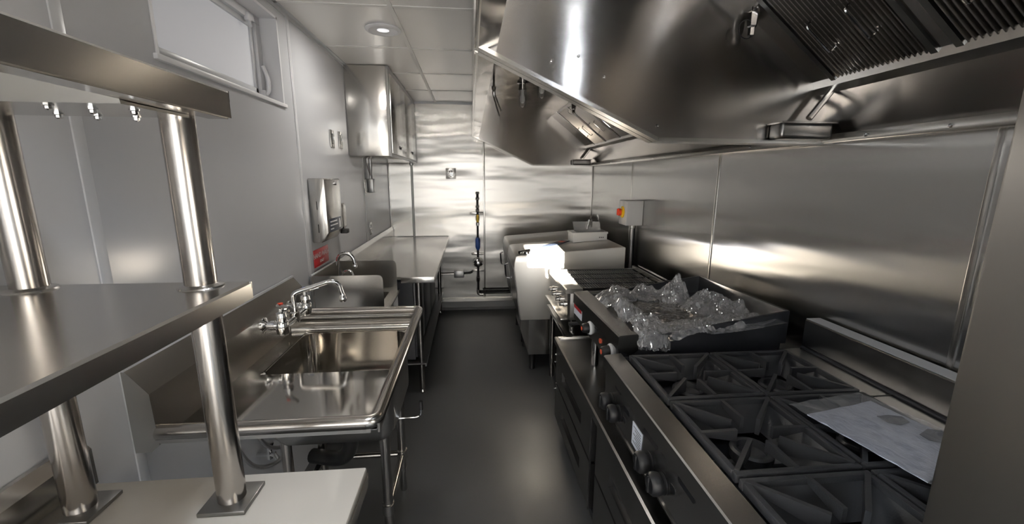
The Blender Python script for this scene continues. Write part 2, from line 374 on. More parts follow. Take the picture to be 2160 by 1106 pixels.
# ================================================================== EXHAUST HOODS
HP = [(.02, 2.065), (.721, 1.746), (XR-.002, 1.743), (XR-.002, ZC-.006), (.02, ZC-.006)]
FB, FT = Vector((1.385, 0, 1.945)), Vector((.93, 0, 2.300))       # filter plane, bottom and top in x-z
fd = (FT-FB).normalized(); fn = Vector((-fd.z, 0, fd.x)) if False else Vector((-fd.z, 0, -(-fd.x)))
fn = Vector((-(FT-FB).z, 0, (FT-FB).x)).normalized()               # points down and into the canopy
def slab(y0, y1, s0, s1, d0, d1, mb):
    vs = []
    for y in (y0, y1):
        for (s_, d_) in ((s0, d0), (s1, d0), (s1, d1), (s0, d1)):
            p = FB+fd*s_+fn*d_; vs.append((p.x, y, p.z))
    return mb.add(vs, [(0,1,2,3), (7,6,5,4), (0,4,5,1), (1,5,6,2), (2,6,7,3), (3,7,4,0)])
SL = (FT-FB).length
def hood(y0, y1, label, ends, filters, nfin, cups, screws):
    h = thing('exhaust_hood', (.74, (y0+y1)/2, 1.743), label, 'hood')
    MB().prism([(.02, 2.055), (.10, 2.055), (.10, ZC-.006), (.02, ZC-.006)], 'y', y0+.02, y1-.02).build('front_panel', 'hood_steel', h, 0)
    MB().tube([(.03, y0, 2.063), (.03, y1, 2.063)], .010, 8).build('front_lip', 'steel', h)
    for (ya, yb) in ends:
        MB().prism(HP, 'y', ya, yb).build('end_panel', 'hood_steel', h, 0)
        ym = (ya+yb)/2
        mb = MB()
        for (p, q) in ((HP[0], HP[1]), (HP[1], HP[2])):
            d = Vector((q[0]-p[0], 0, q[1]-p[1])).normalized(); n_ = Vector((-d.z, 0, d.x))
            vs = []
            for yy in (ya-.012, yb+.012):
                for (pt, k) in ((p, -.004), (q, -.004), (q, .010), (p, .010)): vs.append((pt[0]+n_.x*k, yy, pt[1]+n_.z*k))
            mb.add(vs, [(0,1,2,3), (7,6,5,4), (0,4,5,1), (1,5,6,2), (2,6,7,3), (3,7,4,0)])
        mb.build('end_panel_lip', 'steel', h, 0)
    box(.10, .95, y0+.02, y1-.02, ZC-.030, ZC-.018).build('top_panel', 'hood_steel', h, 0)
    mb = MB().prism([(.93, ZC-.02), (1.0, ZC-.02), (FT.x+.04, FT.z+.02), (FT.x, FT.z)], 'y', y0+.02, y1-.02); mb.build('upper_plenum', 'hood_steel', h, 0)
    MB().prism([(1.437, 1.778), (XR-.004, 1.775), (XR-.004, 2.0), (1.40, 1.955), (1.383, 1.945)], 'y', y0+.02, y1-.02).build('back_panel', 'hood_steel', h, 0)
    box(1.405, XR-.006, y0, y1, 1.741, 1.776, bev=.004).build('drip_rail', 'steel', h)
    MB().prism([(1.375, 1.925), (1.345, 1.945), (1.34, 1.975), (1.352, 1.972), (1.357, 1.952), (1.385, 1.935)], 'y', y0+.02, y1-.02).build('grease_trough', 'steel', h, 0)
    ys = sorted(filters); prev = y0+.02
    for (a, b) in ys:                        # blank fillers between the filter bank and the ends
        if a-prev > .012: slab(prev, a-.002, 0, SL, -.012, .006, MB()).build('filler_panel', 'hood_steel', h, 0)
        prev = b
    if y1-.02-prev > .012: slab(prev+.002, y1-.02, 0, SL, -.012, .006, MB()).build('filler_panel', 'hood_steel', h, 0)
    for k, (a, b) in enumerate(ys):
        mb = MB()
        for (p, q, r_, s_) in ((a, b, 0, .022), (a, b, SL-.022, SL), (a, a+.020, .022, SL-.022), (b-.020, b, .022, SL-.022)): slab(p, q, r_, s_, -.012, .014, mb)
        f = mb.build('grease_filter', 'dark_steel', h, 0)
        slab(a+.004, b-.004, .01, SL-.01, -.03, -.024, MB()).build('filter_back', 'black', f, 0)
        n_ = nfin; st = (b-a-.044)/n_
        base = None
        for i in range(n_):
            yc = a+.022+st*(i+.5)
            if base is None:
                # one baffle: a shallow rounded channel running up the slope
                pr = [(-.36, -.014), (-.30, .004), (-.12, .011), (.12, .011), (.30, .004), (.36, -.014)]
                vs = []
                for s_ in (.022, SL-.022):
                    for (u_, d_) in pr:
                        p = FB+fd*s_+fn*d_; vs.append((p.x, yc+u_*st, p.z))
                base = MB().add(vs, [(j, j+1, 7+j, 6+j) for j in range(5)]+[tuple(range(6))[::-1], tuple(range(6, 12))]).build('baffle', 'post', f, 60); y_b = yc
            else:
                c_ = base.copy(); C.objects.link(c_); c_.parent = f; c_.location = (0, yc-y_b, 0)
        for off in (.3, .7):
            yc = a+(b-a)*off; pts = []
            for (s_, d_) in ((SL*.30, .012), (SL*.30, .035), (SL*.52, .035), (SL*.52, .012)):
                p = FB+fd*s_+fn*d_; pts.append((p.x, yc, p.z))
            MB().tube(rounded(pts, .012), .0035, 6).build('filter_handle', 'chrome', f)
    for (yc, sgn) in cups:
        x0_, x1_ = 1.175, 1.39
        mb = MB(); bm = bmesh.new()
        mb.box(x0_, x1_, yc, yc+sgn*.075, 1.752, 1.812, .014, 3); mb.build('grease_cup', 'dark_steel', h)
        box(x0_-.008, x1_+.008, yc-sgn*.0, yc+sgn*.082, 1.808, 1.816, bev=.003).build('cup_rim', 'steel', h)
        MB().tube([(1.375, yc+sgn*.05, 1.93), (1.30, yc+sgn*.05, 1.83)], .012, 10).build('drain_tube', 'steel', h)
    mb = None
    for (x, y, z, n_) in screws:
        MB().lathe((x, y, z), n_, [(.007, 0), (.007, .002), (.005, .005), (.001, .006)], 8).build('screw', 'chrome', h)
    return h
YM = 1.62
scr = [(1.405, y, 1.758, (-1, 0, 0)) for y in (1.42, 1.15, .85)]
nh = hood(-.62, YM+.02, 'near stainless exhaust hood with large baffle filters over the burner range',
     [(-.62, -.60), (YM, YM+.02)], [(1.17, 1.535), (.775, 1.125), (.38, .73), (-.015, .335)], 19, [(YM-.003, -1)], scr+[(.40, YM-.002, 2.04, (0, -1, 0)), (.50, YM-.002, 1.97, (0, -1, 0)), (.30, YM-.002, 2.02, (0, -1, 0)), (.72, YM-.002, 1.80, (0, -1, 0))])
scr = [(1.405, y, 1.758, (-1, 0, 0)) for y in (2.05, 2.75, 3.0, 3.2, 3.6, 4.2)]
fh = hood(YM+.05, 4.95, 'far stainless exhaust hood with two glass jar lamps over the fryers',
     [(YM+.05, YM+.07), (4.93, 4.95)], [(4.20, 4.60), (3.80, 4.198), (3.40, 3.798), (3.0, 3.398)], 16, [(4.925, -1)], scr)
for (x, y, fh) in ((.45, 3.75, fh), (.545, 3.32, fh), (.64, .50, nh)):  # the third lamp, in the near hood, is added out of view
    z = ZC-.03
    f = MB().lathe((x, y, z), (0, 0, -1), [(.045, 0), (.045, .012), (.03, .02), (.03, .045), (.036, .05), (.036, .07), (.03, .072)], 18).build('hood_lamp', 'chrome', fh)
    MB().lathe((x, y, z-.07), (0, 0, -1), [(.03, 0), (.034, .015), (.034, .10), (.028, .125), (.014, .14), (.001, .143)], 18).build('lamp_globe', 'globe', f)
    MB().lathe((x, y, z-.07), (0, 0, -1), [(.014, 0), (.014, .03), (.02, .05), (.02, .085), (.012, .1), (.001, .102)], 14).build('lamp_bulb', 'white', f)
hl = bpy.data.lights.new('hood_fill_light', 'POINT'); hl.energy = 4.6; hl.color = (.82, .90, 1.0); hl.shadow_soft_size = .034  # point light added inside the near hood to brighten the range top
hlo = bpy.data.objects.new('hood_fill_light', hl); C.objects.link(hlo); hlo.location = (.64, .50, ZC-.21)
# fire suppression pipework
def nozzle(x, y, z, label):
    t_ = thing('suppression_nozzle', (x, y, z), label, 'nozzle')
    MB().tube([(x, y, ZC-.0305), (x, y, z+.04)], .008, 10).build('drop_pipe', 'chrome', t_)
    MB().lathe((x, y, z-.045), (0, 0, 1), [(.006, 0), (.012, .004), (.012, .03), (.017, .035), (.019, .055), (.019, .08), (.012, .086)], 6).build('nozzle_body', 'chrome', t_, 20)
    MB().tube(arc((x-.018, y, z-.02), .032, R(60), R(320), 18, (1, 0, 0), (0, 0, 1)), .0018, 5).build('cap_cord', 'black', t_)
nozzle(1.035, YM-.04, 2.16, 'chrome fire suppression nozzle hanging in the near hood beside the big filters')
nozzle(.90, 3.75, 2.20, 'chrome fire suppression nozzle on a drop pipe in front of the far filters')
t_ = thing('detector_bracket', (.17, 3.55, 2.28), 'chrome detector linkage hanging inside the front of the far hood', 'bracket')
MB().tube([(.195, 3.55, ZC-.0305), (.195, 3.55, 2.30)], .009, 8).build('drop_pipe', 'chrome', t_)
MB().lathe((.195, 3.55, 2.30), (0, 0, -1), [(.018, -.02), (.018, .0), (.012, .02), (.012, .05), (.005, .06)], 10).build('fitting', 'chrome', t_)
MB().tube([(.19, 3.55, 2.25), (.24, 3.55, 2.09)], .006, 8).build('link_arm', 'chrome', t_)
MB().tube([(.205, 3.55, 2.25), (.252, 3.55, 2.13)], .006, 8).build('link_arm', 'chrome', t_)

# ================================================================== LEFT SIDE
# prep table against the back-left corner
TX0, TX1, TY0, TY1, TZ = -.925, -.265, 2.915, 4.975, .913
t_ = thing('prep_table', (-.6, 3.94, 0), 'long stainless prep table running to the back wall under the steel wall cabinet', 'table')
MB().prism([(TX0, TZ-.05), (TX0, TZ-.002), (TX0+.002, TZ), (TX1-.006, TZ), (TX1, TZ-.006), (TX1, TZ-.045), (TX1-.012, TZ-.045), (TX1-.012, TZ-.02), (TX0+.02, TZ-.02), (TX0+.02, TZ-.05)], 'y', TY0, TY1).build('table_top', 'steel_x', t_, 30)
box(-.50, TX1, TY0-.004, TY0+.012, TZ-.045, TZ-.001, bev=.003).build('front_apron', 'steel', t_)
MB().prism([(-.932, TZ-.04), (-.915, TZ-.04), (-.908, TZ), (-.908, 1.0), (-.925, 1.035), (-.934, 1.035), (-.934, TZ)], 'y', TY0, TY1).build('backsplash', 'steel', t_, 0)
MB().prism([(TX0+.05, TZ), (TX1-.01, TZ), (TX1-.01, TZ+.004), (TX0+.05, TZ+.004)], 'y', TY1-.012, TY1).build('rear_edge', 'dark_steel', t_, 0)
for (x, y) in ((-.385, 2.965), (-.385, 4.85), (-.86, 2.965), (-.86, 4.85)):
    l = MB().tube([(x, y, .03), (x, y, TZ-.02)], .0205, 16).build('leg', 'post', t_)
    MB().lathe((x, y, 0), (0, 0, 1), [(.018, 0), (.020, .008), (.017, .012), (.014, .05)], 14).build('foot', 'steel', l)
MB().prism([(-.90, .225), (-.90, .25), (-.345, .25), (-.345, .225), (-.355, .225), (-.355, .24), (-.89, .24), (-.89, .225)], 'y', 2.93, 4.9).build('under_shelf', 'dark_steel', t_, 0)
t_ = thing('undercounter_unit', (-.66, 3.8, .2505), 'assumed black fronted cabinet tucked on the lower shelf of the prep table', 'cabinet')  # cabinet assumed from a dark shape under the table
box(-.885, -.43, 2.975, 4.60, .262, .862).build('body', 'blackmetal', t_, 0)
for a in (2.985, 3.53, 4.07): box(-.43, -.415, a, a+.52, .275, .85, bev=.003).build('door', 'blackmetal', t_)
for y in (3.05, 4.5): box(-.86, -.46, y-.03, y+.03, .2506, .2622).build('foot_rail', 'black', t_, 0)
# hand sink with two side splashes
t_ = thing('hand_sink', (-.73, 2.69, .55), 'small hand wash sink between two tall steel side splashes', 'sink')
def splash(y, x1):
    pts = [(-.932, .70), (x1, .70)]
    for k in range(7): pts.append((x1-.03+.03*math.cos(k/6*PI/2), 1.005+.03*math.sin(k/6*PI/2)))
    pts += [(-.932, 1.035)]
    return MB().prism(pts, 'y', y, y+.004)
splash(2.455, -.525).build('side_splash', 'steel', t_, 0)
splash(2.905, -.525).build('side_splash', 'steel', t_, 0)
mb = MB()
mb.box(-.925, -.87, 2.46, 2.904, .81, .825).box(-.57, -.51, 2.46, 2.904, .81, .825).box(-.87, -.57, 2.46, 2.52, .81, .825).box(-.87, -.57, 2.85, 2.904, .81, .825)
mb.build('sink_deck', 'steel', t_, 0)
mb = MB()
mb.box(-.875, -.868, 2.515, 2.855, .66, .812).box(-.572, -.565, 2.515, 2.855, .66, .812).box(-.87, -.57, 2.515, 2.522, .66, .812).box(-.87, -.57, 2.848, 2.855, .66, .812).box(-.875, -.565, 2.515, 2.855, .653, .66)
mb.build('bowl', 'steel', t_, 0)
MB().tube([(-.512, 2.458, .818), (-.512, 2.905, .818)], .011, 10).build('rolled_rim', 'steel', t_)
MB().prism([(2.45, .975 if False else .80), (2.908, .80), (2.908, 1.035), (2.45, 1.035)], 'x', -.934, -.922).build('backsplash', 'steel', t_, 0)
MB().tube([(-.925, 2.44, 1.04), (-.925, 2.908, 1.04)], .006, 8).build('backsplash_lip', 'seam', t_)
g = thing('gooseneck_faucet', (-.85, 2.70, .825), 'chrome gooseneck faucet rising behind the hand sink side splash', 'faucet')
MB().tube([(-.85, 2.70, .826)]+[(-.85, 2.70, 1.07)]+arc((-.80, 2.70, 1.075), .05, PI, R(10), 14, (1, 0, 0), (0, 0, 1))+[(-.745, 2.70, 1.05)], .0115, 12).build('spout', 'chrome', g)
MB().lathe((-.745, 2.70, 1.052), (0, 0, -1), [(.013, 0), (.0145, .004), (.0145, .02), (.011, .024)], 12).build('aerator', 'chrome', g)
MB().lathe((-.85, 2.70, .8255), (0, 0, 1), [(.028, 0), (.028, .006), (.018, .014), (.0145, .03)], 16).build('base_flange', 'chrome', g)
mb = MB().tube(rounded([(-.85, 2.78, .826), (-.85, 2.78, .985), (-.80, 2.78, 1.0), (-.785, 2.78, .96)], .02), .008, 10); mb.build('handle', 'chrome', g)

# big prep sink
SX0_, SX1_, SY0_, SY1_, SZ = -.875, -.285, 1.135, 2.20, .90
t_ = thing('prep_sink', (-.58, 1.67, 0), 'large stainless one compartment sink with rolled rim and drainboard', 'sink')
BX0, BX1, BY0, BY1, BZ = -.80, -.325, 1.54, 1.985, .555
mb = MB()
def deck_z(y): return .868 if y >= BY0 else .868+(BY0-y)*.02
# deck around the basin (drainboard slopes to it)
for (a, b, c, d) in ((SX0_, SX1_, SY0_, BY0), (SX0_, BX0, BY0, BY1), (BX1, SX1_, BY0, BY1), (SX0_, SX1_, BY1, SY1_)):
    mb.add([(a, c, deck_z(c)), (b, c, deck_z(c)), (b, d, deck_z(d)), (a, d, deck_z(d)), (a, c, deck_z(c)-.003), (b, c, deck_z(c)-.003), (b, d, deck_z(d)-.003), (a, d, deck_z(d)-.003)],
           [(0,1,2,3), (7,6,5,4), (0,4,5,1), (1,5,6,2), (2,6,7,3), (3,7,4,0)])
mb.build('drainboard', 'sink_steel', t_, 0)
mb = MB(); r = .05
def rrect(x0, x1, y0, y1, r, z, n=6):
    out = []
    for (cx_, cy_, a) in ((x1-r, y1-r, 0), (x0+r, y1-r, PI/2), (x0+r, y0+r, PI), (x1-r, y0+r, 3*PI/2)):
        for k in range(n+1): out.append((cx_+r*math.cos(a+PI/2*k/n), cy_+r*math.sin(a+PI/2*k/n), z))
    return out
rings = [rrect(BX0-.012, BX1+.012, BY0-.012, BY1+.012, r, .868), rrect(BX0, BX1, BY0, BY1, r, .860), rrect(BX0, BX1, BY0, BY1, r, BZ+.05), rrect(BX0+.03, BX1-.03, BY0+.03, BY1-.03, r, BZ+.006), rrect(-.60, -.54, 1.73, 1.79, .03, BZ)]
n_ = len(rings[0]); vs = [p for q in rings for p in q]; fs = []
for i in range(len(rings)-1):
    for j in range(n_): fs.append((i*n_+j, i*n_+(j+1) % n_, (i+1)*n_+(j+1) % n_, (i+1)*n_+j))
fs.append(list(range((len(rings)-1)*n_, len(rings)*n_)))
mb.add(vs, fs); mb.build('basin', 'sink_steel', t_, 40)
rings = [rrect(BX0-.006, BX1+.006, BY0-.006, BY1+.006, r, .864), rrect(BX0-.006, BX1+.006, BY0-.006, BY1+.006, r, BZ+.045), rrect(BX0+.02, BX1-.02, BY0+.02, BY1-.02, r, BZ-.004)]
vs = [p for q in rings for p in q]; fs = []
for i in range(2):
    for j in range(n_): fs.append((i*n_+j, i*n_+(j+1) % n_, (i+1)*n_+(j+1) % n_, (i+1)*n_+j))
fs.append(list(range(2*n_, 3*n_)))
MB().add(vs, fs).build('basin_shell', 'steel', t_, 40)
MB().tube([(SX0_+.01, BY1+.012, .878), (SX1_-.02, BY1+.012, .878)], .014, 12).build('basin_edge', 'steel', t_)
# rolled rim on three sides with mitred corners
rim = [(SX0_, SY0_, SZ), (SX1_, SY0_, SZ), (SX1_, SY1_, SZ), (SX0_, SY1_, SZ)]
MB().tube(rounded(rim, .03, 4), .021, 14).build('rolled_rim', 'post', t_)
mb = MB().box(SX0_, SX1_-.014, SY0_-.012, SY0_-.006, .872, .90).box(SX1_+.006, SX1_+.012, SY0_-.01, SY1_+.01, .872, .90).box(SX0_, SX1_, SY1_+.006, SY1_+.012, .872, .90)
mb.build('apron', 'steel', t_, 0)
MB().tube(rounded([(SX0_, SY0_+.024, .878), (SX1_-.022, SY0_+.024, .878), (SX1_-.022, SY1_-.024, .878), (SX0_, SY1_-.024, .878)], .03, 4), .0115, 10).build('rim_cove', 'steel', t_)
MB().prism([(SX0_-.02, .845), (SX0_+.004, .868), (SX0_, 1.02), (-.928, 1.09), (-.9355, 1.09), (-.9355, .845)], 'y', SY0_-.01, SY1_+.012).build('backsplash', 'steel', t_, 0)
MB().box(-.9355, -.926, SY0_-.012, SY1_+.014, 1.088, 1.097).build('backsplash_lip', 'seam', t_, 0)
for (x, y) in ((-.37, 1.59), (-.37, 1.95), (-.76, 1.59), (-.76, 1.95)):
    l = MB().tube([(x, y, .13), (x, y, BZ)], .0205, 16).build('leg', 'post', t_)
    MB().lathe((x, y, 0), (0, 0, 1), [(.015, 0), (.017, .01), (.0165, .13), (.021, .131)], 14).build('foot', 'steel', l)
    MB().lathe((x, y, .185), (0, 0, 1), [(.021, 0), (.026, .002), (.026, .048), (.021, .05)], 16).build('leg_collar', 'steel', l)
for (x, a, b) in ((-.37, 1.59, 1.95), (-.76, 1.59, 1.95)): MB().tube([(x, a, .21), (x, b, .21)], .015, 12).build('stretcher', 'post', t_)
MB().tube([(-.76, 1.95, .21), (-.37, 1.95, .21)], .015, 12).build('stretcher', 'post', t_)
mb = MB().tube(rounded([(-.57, 1.78, BZ-.003), (-.57, 1.80, .36), (-.64, 1.86, .26), (-.80, 1.93, .24)], .09), .036, 14); mb.build('drain_pipe', 'black', t_)
MB().lathe((-.57, 1.76, BZ-.004), (0, 0, -1), [(.045, 0), (.045, .03), (.038, .035), (.038, .06)], 16).build('drain_nut', 'dark_steel', t_)
mb = MB().tube(rounded([(-.53, 1.76, .52), (-.262, 1.78, .515), (-.242, 1.78, .525), (-.242, 1.78, .56)], .03), .005, 8); mb.build('drain_lever', 'chrome', t_)
MB().tube([(-.242, 1.78, .553), (-.242, 1.78, .595)], .0085, 10).build('lever_grip', 'black', t_)
for (a, b) in (((-.885, 1.50, .83), -.02), ((-.885, 1.62, .83), .03)):
    MB().tube(rounded([(a[0], a[1], .83), (a[0]+.0, a[1]-.03, .62), (-.85, a[1]+.02, .48), (-.80, a[1]+.12, .44), (-.86, a[1]+.2, .42)], .1), .008, 8).build('supply_hose', 'copper', t_)
for y in (1.70, 1.82):
    v_ = MB().tube([(-.935, y, .42), (-.86, y, .42)], .011, 10).tube([(-.885, y, .40), (-.885, y, .46)], .012, 10).build('stop_valve', 'chrome', t_)
    MB().lathe((-.885, y, .46), (0, 0, 1), [(.006, 0), (.02, .004), (.022, .014), (.008, .018)], 10).build('valve_handle', 'chrome', v_)
# wall faucet of the prep sink
g = thing('lever_faucet', (-.86, 1.87, .98), 'chrome wall mounted faucet with lever handles above the large prep sink', 'faucet')
for (y, hc) in ((1.76, 'red'), (2.02, None)):
    MB().lathe((-.876, y, .985), (1, 0, 0), [(.034, 0), (.034, .006), (.022, .012), (.016, .018), (.016, .03), (.021, .031), (.021, .048), (.016, .05), (.015, .07)], 18).build('flange', 'chrome', g)
    vb = MB().lathe((-.80, y, .945), (0, 0, 1), [(.018, 0), (.024, .006), (.026, .03), (.024, .055), (.019, .062), (.019, .075), (.023, .078), (.02, .095), (.010, .10), (.009, .118)], 18).build('valve_body', 'chrome', g)
    d = Vector((.75, -.55 if hc else .35, 0)).normalized()
    c_ = Vector((-.80, y, 1.068))
    hb = MB(); pts = [c_-d*.018, c_, c_+d*.03, c_+d*.062+Vector((0, 0, .004))]
    hb.tube(pts, [.009, .013, .010, .007], 10).build('lever_handle', 'chrome', g)
    MB().lathe(c_+Vector((0, 0, .012)), (0, 0, 1), [(.011, 0), (.011, .002), (.001, .003)], 12).build('index_cap', 'redplastic' if hc else 'blue', g)
MB().tube([(-.80, 1.785, .972), (-.80, 1.995, .972)], .0145, 12).build('bridge', 'chrome', g)
MB().lathe((-.80, 1.89, .955), (0, 0, 1), [(.018, 0), (.021, .01), (.021, .045), (.016, .05), (.016, .07)], 16).build('spout_hub', 'chrome', g)
sp = rounded([(-.80, 1.89, 1.01), (-.80, 1.89, 1.085), (-.775, 1.90, 1.095), (-.66, 1.955, 1.125), (-.625, 1.97, 1.115), (-.612, 1.976, 1.05)], .035, 6)
MB().tube(sp, .0105, 12).build('spout', 'chrome', g)
MB().lathe((-.612, 1.976, 1.06), (0, 0, -1), [(.011, 0), (.012, .012), (.017, .02), (.017, .034), (.013, .04)], 14).build('aerator', 'chrome', g)

# front-left work table with white board, backsplash, overshelf
t_ = thing('work_table', (-.6, .3, 0), 'stainless work table at the front left under the two tier overshelf', 'table')
QY = .955
MB().prism([(-.925, .835), (-.925, .874), (-.275, .874), (-.268, .868), (-.268, .835), (-.28, .835), (-.28, .855), (-.905, .855), (-.905, .835)], 'y', -.30, QY).build('table_top', 'steel_x', t_, 0)
MB().prism([(-.936, .86), (-.905, .874), (-.905, .965), (-.925, .99), (-.936, .99)], 'y', -.30, QY+.02).build('backsplash', 'steel', t_, 0)
for (x, y) in ((-.32, .88), (-.86, .88), (-.32, -.22), (-.86, -.22)):
    l = MB().tube([(x, y, .03), (x, y, .856)], .0205, 14).build('leg', 'post', t_); MB().lathe((x, y, 0), (0, 0, 1), [(.018, 0), (.02, .01), (.014, .05)], 12).build('foot', 'steel', l)
solo(box(-.89, -.266, -.29, .940, .8745, .898, bev=.004), 'cutting_board', 'board', 'glossy white board lying on the work table under the post feet', 'board')
t_ = thing('overshelf', (-.69, .2, .898), 'two tier stainless overshelf on round posts standing on the white board', 'shelf')
for (x, y) in ((-.533, .855), (-.838, .855), (-.533, -.22), (-.838, -.22)):
    p = MB().tube([(x, y, .905), (x, y, 1.712)], .0275, 28).build('post', 'post', t_)
    box(x-.048, x+.048, y-.046, y+.046, .8985, .908, bev=.002).build('post_foot', 'dark_steel', p)
    MB().lathe((x, y, 1.386), (0, 0, 1), [(.040, 0), (.038, .003), (.029, .006), (.0276, .007)], 24).build('weld_collar', 'steel', p)
def tier(z, h, nm):
    x0, x1, y0, y1 = -.93, -.458, -.28, .893
    MB().prism([(x0, z-.014), (x0, z), (x1-.004, z), (x1, z-.004), (x1, z-h), (x1-.010, z-h), (x1-.010, z-.010), (x0+.01, z-.010), (x0+.01, z-.014)], 'y', y0, y1).build(nm, 'steel_x', t_, 0)
    box(x0, x1, y1-.002, y1+.001, z-h*(.4 if h < .06 else 1), z-.0005).build('shelf_end', 'steel', t_, 0)
    box(x1-.04, x1-.004, y0+.01, y1-.004, z-h-.002, z-h+.004).build('shelf_flange', 'steel', t_, 0)
tier(1.386, .036, 'shelf_board')
tier(1.760, .050, 'shelf_board')
MB().prism([(.675, 1.749), (.685, 1.702), (.835, 1.702), (.845, 1.749), (.838, 1.749), (.830, 1.707), (.690, 1.707), (.682, 1.749)], 'x', -.92, -.50).build('hat_channel', 'steel', t_, 0)
for (x, y) in ((-.609, .70), (-.578, .735), (-.523, .741), (-.685, .803), (-.633, .813), (-.579, .823)):
    MB().lathe((x, y, 1.702), (0, 0, -1), [(.007, 0), (.007, .002), (.005, .003), (.005, .007), (.002, .009)], 8).build('bolt', 'chrome', t_, 20)

# wall cabinet
t_ = thing('wall_cabinet', (-.775, 4.2, 1.763), 'tall stainless wall cabinet hung at the ceiling in the back left corner', 'cabinet')
CX, CY0, CY1, CZ0, CZ1 = -.612, 3.45, 4.965, 1.763, 2.425
box(XL+.003, CX-.02, CY0, CY1, CZ0, CZ1, bev=.003).build('body', 'cabinet_steel', t_, 30)
mb = MB().box(CX-.02, CX, CY0, CY0+.03, CZ0, CZ1).box(CX-.02, CX, CY1-.03, CY1, CZ0, CZ1).box(CX-.02, CX, CY0+.03, CY1-.03, CZ1-.045, CZ1).box(CX-.02, CX, CY0+.03, CY1-.03, CZ0, CZ0+.02)
mb.build('face_frame', 'dark_steel', t_, 0)
for (a, b, hy) in ((CY0+.033, 4.205, 3.84), (4.211, CY1-.033, 4.60)):
    d_ = box(CX-.012, CX+.006, a, b, CZ0+.022, CZ1-.047, bev=.003).build('door', 'cabinet_steel', t_)
    box(CX+.0062, CX+.008, hy-.05, hy+.05, 1.835, 1.862, bev=.001).build('recess_plate', 'black', d_)
    MB().tube(rounded([(CX+.006, hy-.045, 1.852), (CX+.022, hy-.04, 1.848), (CX+.022, hy+.04, 1.848), (CX+.006, hy+.045, 1.852)], .01), .0045, 8).build('pull', 'chrome', d_)
o = solo(MB().tube(rounded([(-.672, 4.965, 1.758), (-.672, 4.965, 1.70), (-.672, 4.965, .916)], .02), .011, 12).lathe((-.672, 4.965, 1.758), (0, 0, -1), [(.02, 0), (.02, .02), (.013, .024)], 10), 'conduit_pipe', 'copper', 'thin vertical conduit down the back wall from the cabinet to the prep table', 'pipe')
# junction box with flexible conduits below the cabinet
t_ = thing('junction_box', (-.92, 4.03, 1.46), 'grey electrical box with three conduits under the wall cabinet', 'electrical box')
box(XL+.002, XL+.05, 3.99, 4.08, 1.46, 1.585, bev=.004).build('box', 'copper', t_)
for k, (dy, oy) in enumerate(((-.025, -.11), (.0, -.0), (.025, .025))):
    MB().tube(rounded([(-.915, 4.035+dy, 1.585), (-.915, 4.035+dy, 1.63), (-.915, 4.035+oy, 1.70), (-.915, 4.035+oy, 1.762)], .06), .0085, 10).build('conduit', 'copper', t_)
def plate(y, z, w_, h_, label, kind):
    p = thing('wall_plate', (XL+.004, y, z), label, 'wall plate')
    box(XL+.001, XL+.007, y-w_/2, y+w_/2, z-h_/2, z+h_/2, bev=.002).build('cover', 'steel', p)
    if kind == 'switch':
        box(XL+.007, XL+.009, y-w_*.22, y+w_*.22, z-h_*.3, z+h_*.3, bev=.001).build('rocker', 'dark_steel', p); box(XL+.009, XL+.016, y-.008, y+.008, z-.006, z+.014, bev=.002).build('toggle', 'seam', p)
    elif kind == 'outlet':
        for dz in (-.022, .022):
            r_ = MB().lathe((XL+.007, y, z+dz), (1, 0, 0), [(.016, 0), (.016, .002), (.013, .003)], 14).build('socket', 'seam', p)
            for dy in (-.006, .006): box(XL+.010, XL+.0106, y+dy-.0012, y+dy+.0012, z+dz-.004, z+dz+.005).build('slot', 'black', r_, 0)
plate(3.06, 1.855, .075, .118, 'steel switch plate on the left wall, nearer of two beside the wall cabinet', 'switch')
plate(3.25, 1.862, .072, .118, 'steel switch plate touching the wall cabinet side, further of two', 'switch')
plate(3.90, 1.525, .075, .125, 'blank steel plate standing for a reflection on the left wall just before the junction box', 'blank')  # both blank plates model reflections beside the junction box
plate(4.17, 1.52, .075, .125, 'blank steel plate standing for a reflection on the left wall just behind the junction box', 'blank')
plate(4.00, 1.13, .072, .118, 'steel outlet plate on the left wall above the prep table backsplash', 'outlet')
# paper towel dispenser
t_ = thing('towel_dispenser', (-.895, 2.69, 1.22), 'stainless paper towel dispenser with a keyed lock and dark label on the left wall', 'dispenser')
MB().prism([(XL+.002, 1.215), (XL+.055, 1.215), (-.862, 1.245), (-.845, 1.27), (-.845, 1.585), (-.852, 1.592), (XL+.002, 1.592)], 'y', 2.555, 2.845, .004).build('case', 'cabinet_steel', t_, 30)
for z in (1.435, 1.30): box(-.900, -.896, 2.5535, 2.556, z-.025, z+.025).build('gauge_slot', 'black', t_, 0)
MB().lathe((-.846, 2.75, 1.563), (1, 0, 0), [(.013, 0), (.013, .008), (.010, .011), (.004, .011)], 14).build('lock', 'chrome', t_)
l = box(-.8455, -.8435, 2.585, 2.815, 1.272, 1.352, bev=.001).build('label_plate', 'navy', t_)
for k, (a, b) in enumerate(((2.60, 2.73), (2.60, 2.74), (2.60, 2.66))): box(-.8434, -.843, a, b, 1.330-k*.022, 1.338-k*.022).build('printed_line', 'whiteink', l, 0)
MB().prism([(2.765, 1.285), (2.80, 1.285), (2.80, 1.32), (2.79, 1.342), (2.772, 1.342), (2.765, 1.32)], 'x', -.8434, -.843).build('hand_symbol', 'whiteink', l, 0)
t_ = thing('soap_dispenser', (-.90, 2.95, 1.24), 'narrow steel soap dispenser with black push lever right behind the towel dispenser', 'dispenser')
MB().prism([(XL+.002, 1.25), (-.875, 1.25), (-.862, 1.27), (-.862, 1.40), (-.872, 1.425), (XL+.002, 1.43)], 'y', 2.90, 3.0, .003).build('case', 'steel', t_, 30)
MB().box(-.89, -.842, 2.92, 2.98, 1.222, 1.252, .006).build('push_lever', 'black', t_)
